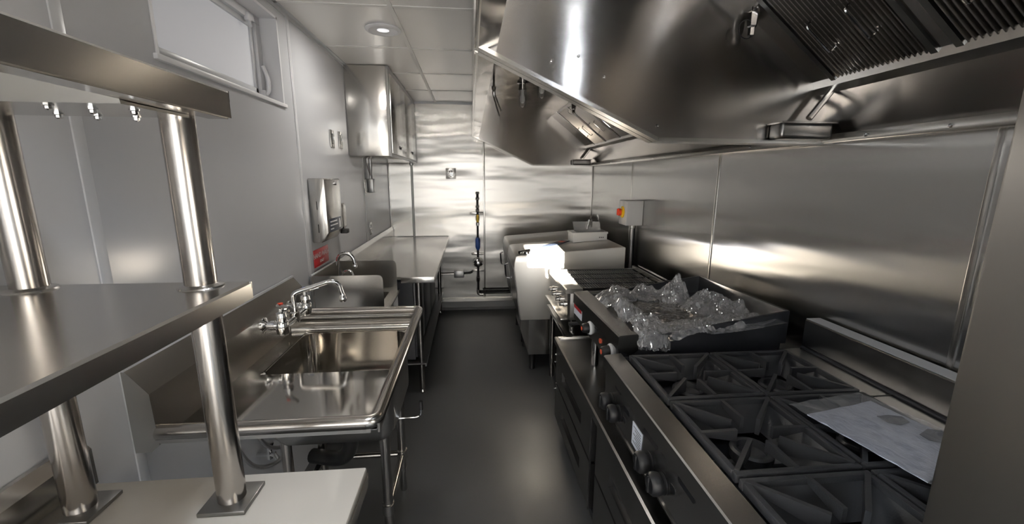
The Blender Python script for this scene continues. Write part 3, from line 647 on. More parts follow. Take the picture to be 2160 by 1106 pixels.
# red hand wash sign
t_ = thing('hand_wash_sign', (XL, 2.672, 1.06), 'small red HAND WASH sign on the left wall under the towel dispenser', 'sign')
box(XL+.001, XL+.004, 2.545, 2.80, 1.062, 1.168, bev=.001).build('sign_plate', 'red', t_)
text('HAND WASH', .044, frame_m((XL+.0045, 2.672, 1.128), (0, 1, 0), (0, 0, 1)), 'whiteink', t_)
text('ONLY', .026, frame_m((XL+.0045, 2.672, 1.088), (0, 1, 0), (0, 0, 1)), 'whiteink', t_)

# ================================================================== BACK WALL FITTINGS
t_ = thing('wall_notice', (-.228, 4.995, 1.585), 'small clear notice with dark hand symbols on the steel back wall', 'sign')
box(-.287, -.170, 4.995, 4.999, 1.585, 1.708, bev=.001).build('notice_plate', 'steel', t_)
for sx in (-1, 1):
    MB().prism([(-.228+sx*.004, 1.658), (-.228+sx*.014, 1.656), (-.228+sx*.018, 1.668), (-.228+sx*.012, 1.686), (-.228+sx*.004, 1.690)], 'y', 4.9945, 4.9955).build('hand_symbol', 'ink', t_, 0)
for k, (a, b) in enumerate(((-.266, -.192), (-.262, -.196), (-.24, -.216))): box(a, b, 4.9945, 4.9955, 1.636-k*.014, 1.642-k*.014).build('printed_line', 'grey_print', t_, 0)
t_ = thing('gas_riser', (.074, 4.955, .2), 'gas pipe riser with yellow and blue valves on the back wall', 'pipe')
px_, py_ = .074, 4.955
MB().tube(rounded([(px_, 4.998, 1.425), (px_, py_, 1.425), (px_, py_, 1.14)], .02), .014, 12).build('upper_pipe', 'black', t_)
for z in (1.425, 1.36, 1.265, 1.22): MB().lathe((px_, py_, z-.015), (0, 0, 1), [(.016, 0), (.021, .003), (.021, .027), (.016, .03)], 8).build('coupling', 'steel', t_, 20)
MB().lathe((px_, py_, 1.10), (0, 0, 1), [(.015, 0), (.023, .006), (.023, .05), (.015, .056)], 12).build('ball_valve', 'chrome', t_)
box(px_-.014, px_+.014, py_-.034, py_-.024, 1.085, 1.175, bev=.004).build('valve_lever', 'yellow', t_)
MB().tube([(px_, py_, 1.10), (px_, py_, .885)], .012, 12).build('middle_pipe', 'black', t_)
MB().lathe((px_, py_, 1.04), (0, 0, 1), [(.013, 0), (.02, .004), (.02, .035), (.013, .04)], 10).build('coupling', 'chrome', t_, 20)
MB().lathe((px_, py_, .745), (0, 0, 1), [(.012, 0), (.022, .02), (.029, .035), (.029, .13), (.02, .145), (.013, .155)], 14).build('quick_disconnect', 'blue', t_)
MB().tube([(px_, py_, .75), (px_, py_, .66)], .014, 10).build('middle_pipe', 'black', t_)
v_ = MB().lathe((px_, py_-.015, .595), (0, -1, 0), [(.03, -.03), (.055, -.025), (.058, 0), (.05, .02), (.045, .022), (.03, .03), (.028, .05), (.012, .055)], 20).build('shutoff_valve', 'chrome', t_)
for k in range(6):
    a = k/6*2*PI; MB().lathe((px_+.05*math.cos(a), py_-.018, .595+.05*math.sin(a)), (0, -1, 0), [(.010, 0), (.010, .02), (.004, .024)], 6).build('bolt', 'steel', v_)
for z in (.70, .495): box(px_-.075, px_+.068, 4.965, 4.995, z-.014, z+.014, bev=.003).build('strut', 'steel', t_)
box(px_-.09, px_+.068, 4.97, 4.994, 1.175, 1.20, bev=.003).build('strut', 'steel', t_)
MB().tube(rounded([(px_, py_, .55), (px_, py_, .215), (.55, py_, .215)], .03), .014, 12).build('lower_pipe', 'black', t_)
MB().lathe((px_, py_, .36), (0, 0, 1), [(.015, 0), (.022, .004), (.022, .05), (.015, .055)], 8).build('coupling', 'steel', t_, 20)
MB().tube(rounded([(px_-.002, py_-.004, .26), (px_-.002, py_-.004, .20), (px_+.06, py_-.004, .20)], .03), .019, 12).build('elbow', 'steel', t_)
MB().tube([(.13, 4.97, .25), (.70, 4.97, .25)], .010, 10).build('branch_pipe', 'black', t_)
t_ = thing('conduit_run', (-.2, 4.98, .44), 'horizontal conduit with a small grey box low on the back wall', 'pipe')
MB().tube([(-.55, 4.975, .455), (-.21, 4.975, .455)], .009, 10).build('conduit', 'steel', t_)
MB().tube(rounded([(-.10, 4.975, .455), (-.02, 4.975, .46), (.005, 4.968, .478)], .03), .009, 10).build('conduit', 'black', t_)
box(-.215, -.10, 4.95, 4.995, .41, .495, bev=.004).build('box', 'copper', t_)

# ================================================================== RIGHT SIDE APPLIANCES
# refrigerated chef base with drawers
t_ = thing('chef_base', (.95, 1.4, 0), 'low refrigerated drawer base carrying the griddle and the burner range', 'counter')
KX, KY0, KY1, KZ = .505, .436, 2.405, .62
box(KX+.03, 1.38, KY0, KY1, .11, .60).build('cabinet', 'blackmetal', t_, 0)
MB().prism([(KX, .595), (KX-.004, .60), (KX-.004, .632), (KX+.004, .636), (KX+.020, .636), (KX+.026, .622), (1.40, .622), (1.40, .595)], 'y', KY0, KY1).build('worktop', 'dark_steel', t_, 0)
box(KX+.006, 1.40, KY1-.016, KY1+.004, .598, .636, bev=.003).build('end_edge', 'steel', t_)
cols = [(1.60, 2.365), (.80, 1.525)]
for (a, b) in cols:
    for (z0, z1) in ((.365, .585), (.125, .352)):
        d_ = MB()
        hz0, hz1, ha, hb = z0+.075, z0+.135, a+.17, b-.17
        d_.box(KX+.004, KX+.028, a, b, z0, hz0).box(KX+.004, KX+.028, a, b, hz1, z1).box(KX+.004, KX+.028, a, ha, hz0, hz1).box(KX+.004, KX+.028, hb, b, hz0, hz1)
        d_ = d_.build('drawer', 'dark_steel', t_, 0)
        box(KX+.022, KX+.03, ha-.004, hb+.004, hz0-.004, hz1+.004).build('recessed_pull', 'black', d_, 0)
for y in (1.5625, .775): 
    box(KX+.026, KX+.032, y-.02, y+.02, .11, .595).build('mullion', 'black', t_, 0)
    box(KX+.0, KX+.006, y+.030, y+.036, .125, .585).build('mullion_edge', 'steel', t_, 0)
for (y, z) in ((2.385, .48), (2.385, .30), (2.38, .53)): MB().lathe((KX+.004, y, z), (-1, 0, 0), [(.006, 0), (.006, .004), (.002, .006)], 8).build('rivet', 'chrome', t_)
box(KX+.02, KX+.034, KY0, KY1, .085, .12).build('kick_rail', 'blackmetal', t_, 0)
for (x, y) in ((.57, 2.33), (.57, .55), (1.32, 2.33), (1.32, .55)):
    c_ = MB().tube([(x, y, .075), (x, y, .11)], .02, 10).build('caster', 'steel', t_); MB().lathe((x-.014, y, .04), (1, 0, 0), [(.04, 0), (.04, .028)], 18).build('caster_wheel', 'rubber', c_)

# six burner range
RX0, RX1, RY0, RY1, RZ = .533, 1.395, .455, 1.52, .905
t_ = thing('burner_range', (.96, 1.0, .622), 'countertop gas range with black cast iron grates and six burners at the front right', 'range')
mb = MB().box(RX0+.012, RX1, RY1-.004, RY1, .70, RZ-.01).box(RX0+.012, RX1, RY0, RY0+.004, .70, RZ-.01).box(RX1-.004, RX1, RY0, RY1, .70, RZ)
mb.build('side_panel', 'blackmetal', t_, 0)
MB().prism([(RX0-.012, RZ-.055), (RX0-.012, RZ-.004), (RX0-.008, RZ), (RX0+.058, RZ+.006), (RX0+.062, RZ-.004), (RX0+.056, RZ-.02), (RX0-.004, RZ-.02), (RX0-.004, RZ-.055)], 'y', RY0, RY1+.002).build('bullnose_front', 'range_steel', t_, 0)
# control panel with slots cut between strips: built as a panel with dark inset slots
box(RX0, RX0+.012, RY0, RY1, .69, RZ-.03).build('control_panel', 'range_steel', t_, 0)
box(RX0-.004, RX0+.012, RY0, RY1, .684, .692).build('panel_edge', 'steel', t_, 0)
box(RX0+.02, RX1, RY0+.004, RY1-.004, .70, .80).build('burner_box', 'blackmetal', t_, 0)
def stadium(y, z, l, r_):
    pts = []
    for k in range(9): a = -PI/2+PI*k/8; pts.append((y+l/2+r_*math.cos(a), z+r_*math.sin(a)))
    for k in range(9): a = PI/2+PI*k/8; pts.append((y-l/2+r_*math.cos(a), z+r_*math.sin(a)))
    return pts
for (y, z, l) in ((1.375, .835, .045), (1.285, .80, .035), (1.09, .825, .075), (.875, .828, .065), (.94, .775, .012), (1.30, .755, .012), (.62, .828, .065)):
    MB().prism(stadium(y, z, l, .010), 'x', RX0-.0012, RX0+.001).build('vent_slot', 'black', t_, 0)
for y in (1.44, 1.352, 1.083, .99, .745, .655):
    k_ = MB().lathe((RX0-.001, y, .752), (-1, 0, 0), [(.030, 0), (.031, .004), (.024, .008), (.030, .012), (.033, .022), (.032, .036), (.026, .043), (.001, .045)], 22).build('knob', 'black', t_, 45)
    box(RX0-.050, RX0-.040, y-.005, y+.005, .728, .776, bev=.002).build('knob_grip', 'black', k_)
l = MB().add([(RX0-.0006, 1.225, .72), (RX0-.0006, 1.145, .715), (RX0-.0006, 1.145, .80), (RX0-.0006, 1.225, .80), (RX0-.0016, 1.225, .72), (RX0-.0016, 1.145, .715), (RX0-.0016, 1.145, .80), (RX0-.0016, 1.225, .80)],
    [(0,1,2,3), (7,6,5,4), (0,4,5,1), (1,5,6,2), (2,6,7,3), (3,7,4,0)]).build('rating_label', 'paper', t_, 0)
for k in range(7): box(RX0-.0020, RX0-.0016, 1.155, 1.215-(k % 3)*.012, .787-k*.009, .790-k*.009).build('printed_line', 'grey_print', l, 0)
for (x, y) in ((.60, RY1-.08), (.60, RY0+.08), (1.32, RY1-.08), (1.32, RY0+.08)):
    MB().lathe((x, y, .6225), (0, 0, 1), [(.016, 0), (.02, .006), (.018, .05), (.022, .078)], 14).build('leg', 'steel', t_)
# top: rear ledge, backguard
box(1.262, RX1-.006, RY0+.002, RY1-.002, RZ-.012, RZ+.002).build('rear_ledge', 'range_steel', t_, 0)
MB().tube([(1.372, RY0, RZ+.006), (1.372, RY1, RZ+.006)], .007, 8).build('ledge_bead', 'blackmetal', t_)
box(1.2, RX1-.012, 1.126, 1.130, RZ+.002, RZ+.004).build('ledge_joint', 'black', t_, 0)
MB().prism([(1.378, RZ-.05), (1.378, 1.026), (1.384, 1.032), (1.438, 1.032), (1.442, 1.026), (1.442, RZ-.05)], 'y', RY0, RY1+.008).build('backguard', 'range_steel', t_, 0)
box(1.380, 1.440, RY0+.002, RY1+.006, 1.0325, 1.0345).build('backguard_cap', 'seam', t_, 0)  # white trim colour stands in for sky reflected in the steel top
GX = [(.602, .925), (.932, 1.255)]; GY = [(1.135, 1.465), (.795, 1.125), (.462, .785)]
GZ = .932
def finger(mb, a, b, za, zb, da, db, w_):
    # fin from a (outer) to b (near the burner): flat top, web under it
    a, b = Vector(a), Vector(b); d = (b-a).normalized(); n_ = Vector((-d.y, d.x))*w_/2
    vs = []
    for (p, z, dp) in ((a, za, da), (b, zb, db)):
        for sg in (1, -1):
            q = p+n_*sg; vs += [(q.x, q.y, z), (q.x, q.y, z-dp)]
    mb.add(vs, [(0,2,6,4), (1,5,7,3), (0,4,5,1), (2,3,7,6), (0,1,3,2), (4,6,7,5)])
for (y0, y1) in GY:
    for (x0, x1) in GX:
        gx, gy = (x0+x1)/2, (y0+y1)/2
        mb = MB(); e = .016
        for (a, b, c, d) in ((x0, x1, y0, y0+e), (x0, x1, y1-e, y1), (x0, x0+e, y0+e, y1-e), (x1-e, x1, y0+e, y1-e)): mb.box(a, b, c, d, GZ-.028, GZ-.004, .003)
        gr = mb.build('grate', 'iron', t_, 30)
        # sloping bowl walls down towards the burner
        mb = MB(); r0 = .100
        ring0 = [(x0+e, y0+e, GZ-.02), (x1-e, y0+e, GZ-.02), (x1-e, y1-e, GZ-.02), (x0+e, y1-e, GZ-.02)]
        ring1 = [(gx-r0, gy-r0, GZ-.085), (gx+r0, gy-r0, GZ-.085), (gx+r0, gy+r0, GZ-.085), (gx-r0, gy+r0, GZ-.085)]
        mb.add(ring0+ring1, [(i, (i+1) % 4, 4+(i+1) % 4, 4+i) for i in range(4)]); mb.build('grate_bowl', 'iron', gr, 0)
        for k in range(8):
            a = k*PI/4; ca, sa = math.cos(a), math.sin(a)
            R0 = (x1-x0)/2-.008 if k % 2 == 0 else ((x1-x0)/2-.010)*1.4142
            R1 = .052 if k % 2 == 0 else .058
            mb = MB(); finger(mb, (gx+ca*R0, gy+sa*R0), (gx+ca*R1, gy+sa*R1), GZ-.002, GZ, .012, .05 if k % 2 else .034, .011)
            mb.build('grate_finger', 'iron', gr, 0)
        b = MB().lathe((gx, gy, .80), (0, 0, 1), [(.03, 0), (.03, .03), (.052, .036), (.056, .05), (.056, .066), (.050, .072), (.040, .070), (.036, .055), (.02, .05), (.001, .05)], 26).build('burner', 'iron', t_)
        MB().tube([(gx, gy, .82), (RX0+.06, gy, .82)], .016, 10).build('burner_tube', 'copper', b)
# bagged manual on the rear grates
t_ = thing('bagged_manual', (1.08, .93, .935), 'printed manual in a clear plastic bag lying across the rear grates of the range', 'bag')
cs = [Vector((.922, 1.035, .94)), Vector((1.195, 1.085, .938)), Vector((1.262, .80, .937)), Vector((.985, .695, .942))]
def sheet(inset, z, thick, nx, ny, amp, seed, ext0=0):
    top = []; 
    for i in range(nx+1):
        for j in range(ny+1):
            u = inset+(1-2*inset)*i/nx; v = (inset+ext0)+(1-2*inset-ext0)*j/ny
            p = (cs[0]*(1-u)+cs[1]*u)*(1-v)+(cs[3]*(1-u)+cs[2]*u)*v
            h = noise.noise(Vector((u*5+seed, v*11, seed)))*amp+abs(noise.noise(Vector((u*9, v*26+seed, 3))))*amp*.6
            top.append(Vector((p.x, p.y, p.z+z+h)))
    n_ = len(top); bot = [p-Vector((0, 0, thick)) for p in top]; fs = []
    for i in range(nx):
        for j in range(ny):
            a = i*(ny+1)+j; q = (a, a+1, a+ny+2, a+ny+1); fs.append(q); fs.append(tuple(k+n_ for k in q[::-1]))
    edge = [i*(ny+1) for i in range(nx+1)]+[nx*(ny+1)+j for j in range(1, ny+1)]+[i*(ny+1)+ny for i in range(nx-1, -1, -1)]+[j for j in range(ny-1, 0, -1)]
    for k in range(len(edge)): a, b = edge[k], edge[(k+1) % len(edge)]; fs.append((a, b, b+n_, a+n_))
    return MB().add(top+bot, fs)
pp = sheet(.04, .006, .003, 14, 14, .002, 2, .10).build('paper', 'paper', t_, 60)
sheet(0, .012, .0008, 30, 34, .005, 2).build('plastic_bag', 'bag', t_, 60)
def on_sheet(u, v, dz=.010):
    p = (cs[0]*(1-u)+cs[1]*u)*(1-v)+(cs[3]*(1-u)+cs[2]*u)*v; return (p.x, p.y, p.z+dz)
for poly in ([(.66, .36), (.80, .38), (.90, .44), (.86, .52), (.72, .52), (.64, .46)], [(.70, .66), (.88, .64), (.98, .70), (.94, .80), (.76, .80), (.68, .74)]):
    vs = [on_sheet(u, v, .0105) for u, v in poly]; vs2 = [on_sheet(u, v, .0095) for u, v in poly]; n_ = len(poly)
    MB().add(vs+vs2, [tuple(range(n_)), tuple(range(n_, 2*n_))[::-1]]+[(i, (i+1) % n_, n_+(i+1) % n_, n_+i) for i in range(n_)]).build('printed_picture', 'grey_print', pp, 0)

# griddle covered with film
t_ = thing('griddle', (.62, 1.57, .622), 'black sided countertop griddle covered with crumpled clear plastic film', 'griddle', rz=R(1.8))
ORG[t_.name] = Vector((.62, 1.57, .622))
GX0, GX1, GY0, GY1 = .600, 1.335, 1.572, 2.245
box(GX0+.02, GX1, GY0, GY1, .80, .90).build('body', 'blackmetal', t_, 0)
box(GX0+.06, GX1-.004, GY0-.004, GY0, .80, .905).build('lower_side_panel', 'blackmetal', t_, 0)
MB().prism([(GX0+.075, .90), (GX0+.075, .945), (GX0+.09, .95), (GX1+.02, 1.045), (GX1+.02, .90)], 'y', GY0-.006, GY0+.006).build('side_splash', 'blackmetal', t_, 0)
MB().prism([(GX0+.075, .90), (GX0+.075, .945), (GX0+.09, .95), (GX1+.02, 1.045), (GX1+.02, .90)], 'y', GY1-.012, GY1).build('side_splash', 'blackmetal', t_, 0)
box(GX1+.008, GX1+.022, GY0, GY1, .90, 1.045, bev=.002).build('rear_splash', 'range_steel', t_)
box(GX0+.07, GX1+.01, GY0+.007, GY1-.013, .90, .945).build('griddle_plate', 'range_steel', t_, 0)
MB().prism([(GX0-.006, .905), (GX0-.006, .962), (GX0, .968), (GX0+.075, .972), (GX0+.08, .966), (GX0+.08, .90), (GX0+.05, .88)], 'y', GY0-.008, GY1).build('front_trough', 'range_steel', t_, 0)
box(GX0, GX0+.02, GY0, GY1, .812, .905).build('control_panel', 'range_steel', t_, 0)
l = box(GX0-.0015, GX0, GY1-.15, GY1-.005, .905-.06, .905, bev=0).build('warning_label', 'paper', t_, 0)
box(GX0-.0022, GX0-.0015, GY1-.148, GY1-.007, .882, .902).build('label_band', 'red', l, 0)
for y in (1.655, 1.945):
    MB().lathe((GX0-.0005, y, .862), (-1, 0, 0), [(.034, 0), (.034, .004), (.030, .010)], 24).build('dial_ring', 'frame_white', t_)
    k_ = MB().lathe((GX0-.010, y, .862), (-1, 0, 0), [(.027, 0), (.026, .012), (.022, .030), (.018, .034), (.001, .035)], 20).build('knob', 'black', t_)
    MB().lathe((GX0-.044, y, .862), (-1, 0, 0), [(.011, 0), (.011, .002), (.001, .0022)], 12).build('knob_cap', 'orange', k_)
MB().lathe((GX0-.0005, 1.79, .855), (-1, 0, 0), [(.012, 0), (.012, .004), (.001, .005)], 14).build('indicator', 'orange', t_)
for y in (1.74, 1.86): box(GX0-.001, GX0, y-.018, y+.018, .887, .895).build('vent_slot', 'black', t_, 0)
for (x, y) in ((GX0+.06, GY0+.08), (GX0+.06, GY1-.22), (GX1-.06, GY0+.08), (GX1-.06, GY1-.08)):
    MB().lathe((x, y, .6225), (0, 0, 1), [(.017, 0), (.02, .006), (.018, .10), (.022, .178)], 14).build('leg', 'chrome', t_)
# film: one crumpled sheet, piled up along the edges
def film():
    nx, ny = 150, 150; vs = []; hs = []
    x0, x1, y0, y1 = .655, 1.30, 1.545, 2.225
    def fb(p, o_=4):
        s_ = 0; a = 1
        for k in range(o_): s_ += a*(abs(noise.noise(p))*2-.35); p = p*2.1+Vector((1.7, 3.1, .4)); a *= .55
        return s_
    lumps = [(.74, 1.66, .075, .075), (.71, 1.86, .07, .075), (.73, 2.04, .07, .06), (.80, 2.15, .075, .06), (.96, 2.16, .08, .06), (1.08, 2.10, .06, .10), (1.12, 2.13, .05, .115), (1.19, 1.92, .09, .085), (1.25, 1.82, .07, .09), (1.12, 1.64, .09, .06), (.95, 1.60, .10, .045), (1.22, 1.66, .07, .06)]
    for i in range(nx+1):
        for j in range(ny+1):
            u, v = i/nx, j/ny
            x = x0+(x1-x0)*u; y = y0+(y1-y0)*v
            wob = Vector((x*4, y*4, 2.2)); x += noise.noise(wob)*.035; y += noise.noise(wob+Vector((5, 2, 1)))*.035
            h = 0
            for (lx, ly, lr, lh) in lumps:
                d = math.hypot(x-lx, y-ly)/lr
                h = max(h, lh*max(0, 1-(d*.62)**2))
            cr = fb(Vector((x*11, y*11, .5)))
            cr2 = fb(Vector((x*30, y*30, 1.5)), 3)
            z = .952+.004*max(cr, 0)+h*(.80+.34*max(-.4, min(1, cr)))+(.003+.12*h)*cr2*.8
            ed = min(u, v, 1-u, 1-v)
            if ed < .04: z -= (.04-ed)*.5*(.6+cr)
            lim = .95+max(0, (x-.69))*.155
            if y < GY0+.03 and x > .85: z = max(z, lim-.03)
            z = max(z, .949)
            # one corner hangs over the front
            if y < 1.60 and x < .80: z -= (1.60-y)*.55*(1+.4*cr2); y -= .012
            vs.append((x, y, z)); hs.append(h)
    def part(keep):
        used = {}; fs = []
        for i in range(nx):
            for j in range(ny):
                a = i*(ny+1)+j; q = (a, a+ny+1, a+ny+2, a+1)
                if (max(hs[k] for k in q) > .012) == keep: fs.append([used.setdefault(k, len(used)) for k in q])
        return MB().add([vs[k] for k in used], fs)
    return part(False), part(True)
t_ = thing('plastic_film', (.97, 1.95, .949), 'crumpled clear plastic film heaped over the top of the griddle', 'plastic film')
fa, fb_ = film()
fa.build('flat_sheet', 'wrap', t_, 24); fb_.build('crumpled_edge', 'wrap_heap', t_, 24)

# charbroiler on its stand
t_ = thing('charbroiler_stand', (1.0, 2.83, 0), 'low steel equipment stand under the small charbroiler', 'stand')
box(.60, 1.38, 2.47, 3.20, .565, .60, bev=.004).build('stand_top', 'steel_x', t_)
for (x, y) in ((.64, 2.52), (.64, 3.15), (1.33, 2.52), (1.33, 3.15)): MB().tube([(x, y, .0), (x, y, .566)], .02, 14).build('leg', 'post', t_)
box(.63, 1.35, 2.5, 3.17, .15, .17).build('under_shelf', 'steel', t_, 0)
t_ = thing('charbroiler', (.98, 2.85, .60), 'small countertop charbroiler with dark grates and four front knobs beyond the griddle', 'grill')
A0, A1, B0, B1 = .60, 1.28, 2.55, 3.12
box(A0+.03, A1, B0, B1, .69, .86).build('body', 'blackmetal', t_, 0)
box(A0+.03, A1, B0-.004, B0+.002, .69, .885, bev=.001).build('side_panel', 'dark_steel', t_)
MB().prism([(A0, .87), (A0, .895), (A0+.006, .902), (A0+.11, .902), (A0+.11, .87)], 'y', B0-.006, B1).build('front_ledge', 'diffuse_steel', t_, 0)
MB().prism([(A0+.015, .70), (A0+.01, .872), (A0+.035, .872), (A0+.035, .70)], 'y', B0-.002, B1).build('control_panel', 'steel', t_, 0)
box(A0-.03, A0+.03, B0, B1, .688, .700, bev=.003).build('drip_ledge', 'steel', t_)
for y in (2.64, 2.76, 2.89, 3.02):
    k_ = MB().lathe((A0+.012, y, .775), (-1, 0, 0), [(.022, 0), (.022, .006), (.015, .01), (.016, .03), (.012, .034), (.001, .034)], 16).build('knob', 'chrome', t_)
mb = MB().box(A0+.11, A1, B0, B0+.012, .86, .905).box(A0+.11, A1, B1-.012, B1, .86, .905).box(A1-.02, A1, B0, B1, .86, .925); mb.build('grate_surround', 'steel', t_, 0)
for i in range(4):
    a = B0+.014+i*(B1-B0-.028)/4; b = a+(B1-B0-.028)/4-.006
    gr = MB().box(A0+.112, A1-.022, a, a+.008, .885, .902).box(A0+.112, A1-.022, b-.008, b, .885, .902).build('grate', 'iron', t_, 0)
    n_ = 30; st = (A1-A0-.14)/n_
    mb = MB()
    for k in range(n_): mb.box(A0+.116+k*st, A0+.116+k*st+st*.55, a+.008, b-.008, .884, .899)
    mb.build('grate_bars', 'iron', gr, 0)
for (x, y) in ((.66, 2.60), (.66, 3.07), (1.23, 2.60), (1.23, 3.07)):
    MB().lathe((x, y, .6005), (0, 0, 1), [(.018, 0), (.018, .03), (.012, .035), (.012, .09)], 12).build('leg', 'chrome', t_)
MB().tube([(1.30, 2.60, .93), (1.30, 3.08, .93)], .008, 8).build('rear_rail', 'chrome', t_)
MB().tube(rounded([(.70, 2.575, .68), (.70, 2.53, .675), (.62, 2.53, .672)], .02), .012, 10).build('gas_fitting', 'blackmetal', t_)

# fryers
def fryer(y0, y1, label, lid):
    t_ = thing('fryer', (.85, (y0+y1)/2, 0), label, 'fryer', 'steel fryers')
    x0, x1 = .337, 1.25
    MB().prism([(x0, .93), (x0+.012, .985), (x0+.03, .992), (x1-.02, 1.056), (x1, 1.048), (x1, .45), (x0+.055, .45), (x0-.002, .88)], 'y', y0, y1, .006).build('body', lid, t_, 30)
    MB().prism([(x0-.004, .88), (x0+.050, .452), (x0+.062, .452), (x0+.01, .88)], 'y', y0+.02, y1-.02).build('front_panel', 'dark_steel', t_, 0)
    box(.463, 1.22, y0+.012, y1-.012, .14, .452).build('base_cabinet', 'cabinet_steel', t_, 0)
    for (x, y) in ((.50, y0+.05), (.50, y1-.05), (1.17, y0+.05), (1.17, y1-.05)):
        MB().lathe((x, y, 0), (0, 0, 1), [(.024, 0), (.026, .012), (.022, .03), (.028, .13), (.028, .142)], 14).build('leg', 'black', t_)
    MB().tube(rounded([(x0-.005, y1-.09, .83), (x0-.035, y1-.09, .82), (x0-.025, y1-.09, .70), (x0+.01, y1-.09, .69)], .015), .007, 8).build('handle', 'chrome', t_)
    return t_
fryer(3.25, 3.84, 'nearer of two flat topped stainless fryers, its near side facing the aisle', 'diffuse_steel')
fryer(3.85, 4.44, 'farther of two flat topped stainless fryers, next to the back wall gas pipe', 'diffuse_steel')
def topz(x): return .992+(x-.367)*(.064/.863)
t_ = thing('booklet', (.6, 3.5, topz(.6)), 'dark folded booklet lying across the flat top of the nearer fryer', 'booklet')
pa, pb = Vector((.355, 3.22, 0)), Vector((.86, 3.74, 0)); d = (pb-pa).normalized(); n_ = Vector((-d.y, d.x, 0))*.045
pa += d*.15
vs = []
for dz in (.002, .010):
    for q in (pa+n_, pa-n_, pb-n_, pb+n_): vs.append((q.x, q.y, topz(q.x)+dz))
bk = MB().add(vs, [(0,1,2,3), (7,6,5,4), (0,4,5,1), (1,5,6,2), (2,6,7,3), (3,7,4,0)]).build('cover', 'navy', t_, 0)
vs = []
pc = pb-d*.10
for dz in (.0101, .0106):
    for q in (pc+n_*.6, pc-n_*.6, pc-n_*.6+d*.06, pc+n_*.6+d*.06): vs.append((q.x, q.y, topz(q.x)+dz))
MB().add(vs, [(0,1,2,3), (7,6,5,4), (0,4,5,1), (1,5,6,2), (2,6,7,3), (3,7,4,0)]).build('sticker', 'orange', t_, 0)
t_ = thing('pipe_fittings', (.42, 3.30, topz(.42)), 'chrome fittings lying on the near front corner of the nearer fryer', 'fittings')
MB().tube([(.38, 3.29, topz(.38)+.016), (.47, 3.33, topz(.47)+.016)], .014, 12).build('fitting', 'chrome', t_)
MB().lathe((.44, 3.28, topz(.44)+.004), (0, 0, 1), [(.02, 0), (.03, .002), (.03, .018), (.018, .022)], 14).build('fitting_nut', 'chrome', t_)
MB().tube([(.44, 3.36, topz(.44)+.012), (.50, 3.39, topz(.50)+.012)], .010, 10).build('fitting', 'dark_steel', t_)
# white box with tray on fryers
zb = topz(1.06)
t_ = thing('carton', (1.06, 3.72, zb), 'shallow white cardboard carton on top of the nearer fryer', 'box')
MB().prism([(.905, topz(.905)+.003), (1.215, topz(1.215)+.003), (1.215, zb+.082), (.905, zb+.074)], 'y', 3.63, 3.83).build('carton_body', 'card', t_, 0)
MB().prism([(.899, zb+.060), (1.221, zb+.068), (1.221, zb+.086), (.899, zb+.078)], 'y', 3.624, 3.836).build('carton_lid', 'card', t_, 0)
for k in range(3): box(1.14+k*.016, 1.15+k*.016, 3.6225, 3.624, zb+.032, zb+.042).build('printed_mark', 'grey_print', t_, 0)
t_ = thing('steel_tray', (1.06, 3.76, zb+.084), 'folded stainless tray with a clip standing on the white carton', 'tray')
MB().prism([(.945, zb+.082), (1.195, zb+.088), (1.18, zb+.165), (.925, zb+.165)], 'y', 3.76, 3.765).build('tray_back', 'steel', t_, 0)
MB().prism([(.945, zb+.080), (1.195, zb+.0865), (1.195, zb+.090), (.945, zb+.084)], 'y', 3.66, 3.765).build('tray_base', 'dark_steel', t_, 0)
MB().tube(rounded([(1.06, 3.74, zb+.10), (1.075, 3.735, zb+.19), (1.10, 3.74, zb+.185), (1.095, 3.745, zb+.12)], .012), .010, 8).build('clip', 'chrome', t_)

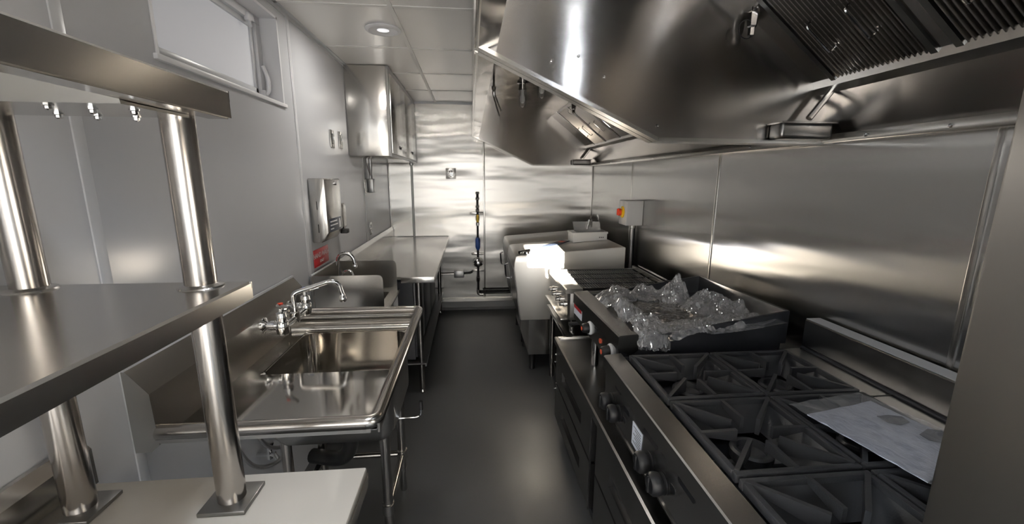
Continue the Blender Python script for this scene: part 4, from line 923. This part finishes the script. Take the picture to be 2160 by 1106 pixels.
# isolator box with rotary switch
t_ = thing('isolator_switch', (1.39, 3.53, 1.2), 'white switch box with red and yellow rotary isolator on the right wall', 'switch')
box(1.31, XR-.002, 3.44, 3.62, 1.205, 1.415, bev=.006).build('enclosure', 'white', t_)
MB().lathe((1.3095, 3.53, 1.315), (-1, 0, 0), [(.05, 0), (.05, .006), (.044, .008), (.028, .009), (.028, .02)], 24).build('escutcheon', 'yellow', t_)
MB().lathe((1.291, 3.53, 1.315), (-1, 0, 0), [(.030, 0), (.032, .004), (.032, .022), (.026, .026), (.001, .027)], 20).build('rotary_knob', 'redplastic', t_)
box(1.258, 1.268, 3.522, 3.538, 1.288, 1.342, bev=.003).build('knob_grip', 'redplastic', t_)
MB().tube([(1.40, 3.52, 1.206), (1.40, 3.52, .62)], .014, 12).build('conduit', 'copper', t_)
MB().tube([(1.43, 3.57, 1.206), (1.43, 3.57, .62)], .018, 12).build('conduit', 'black', t_)
MB().lathe((1.40, 3.52, 1.206), (0, 0, -1), [(.022, 0), (.022, .03), (.016, .034)], 10).build('gland', 'steel', t_)
t_ = thing('wall_plate', (XR-.003, 4.72, 1.12), 'small steel socket plate on the right wall above the farther fryer', 'wall plate')
box(XR-.007, XR-.001, 4.68, 4.75, 1.08, 1.19, bev=.002).build('cover', 'steel', t_)
MB().lathe((XR-.007, 4.715, 1.15), (-1, 0, 0), [(.014, 0), (.014, .003), (.01, .004)], 12).build('socket', 'seam', t_)

# tall cooler at the near right
t_ = thing('tall_cooler', (1.02, -.02, 0), 'tall plain stainless cooler at the near end of the right hand line', 'refrigerator')
FX = .602
box(FX+.045, 1.44, -.46, .43, .10, 1.725, bev=.004).build('body', 'fridge_steel', t_)
box(FX, FX+.042, -.46, .43, .14, 1.738, bev=.005).build('door', 'fridge_steel', t_)
MB().tube(rounded([(FX, -.38, .9), (FX-.04, -.38, .9), (FX-.04, -.38, 1.3), (FX, -.38, 1.3)], .02), .010, 10).build('handle', 'chrome', t_)
for (x, y) in ((.70, -.38), (.70, .35), (1.36, -.38), (1.36, .35)): MB().lathe((x, y, 0), (0, 0, 1), [(.025, 0), (.022, .02), (.022, .102)], 12).build('foot', 'steel', t_)
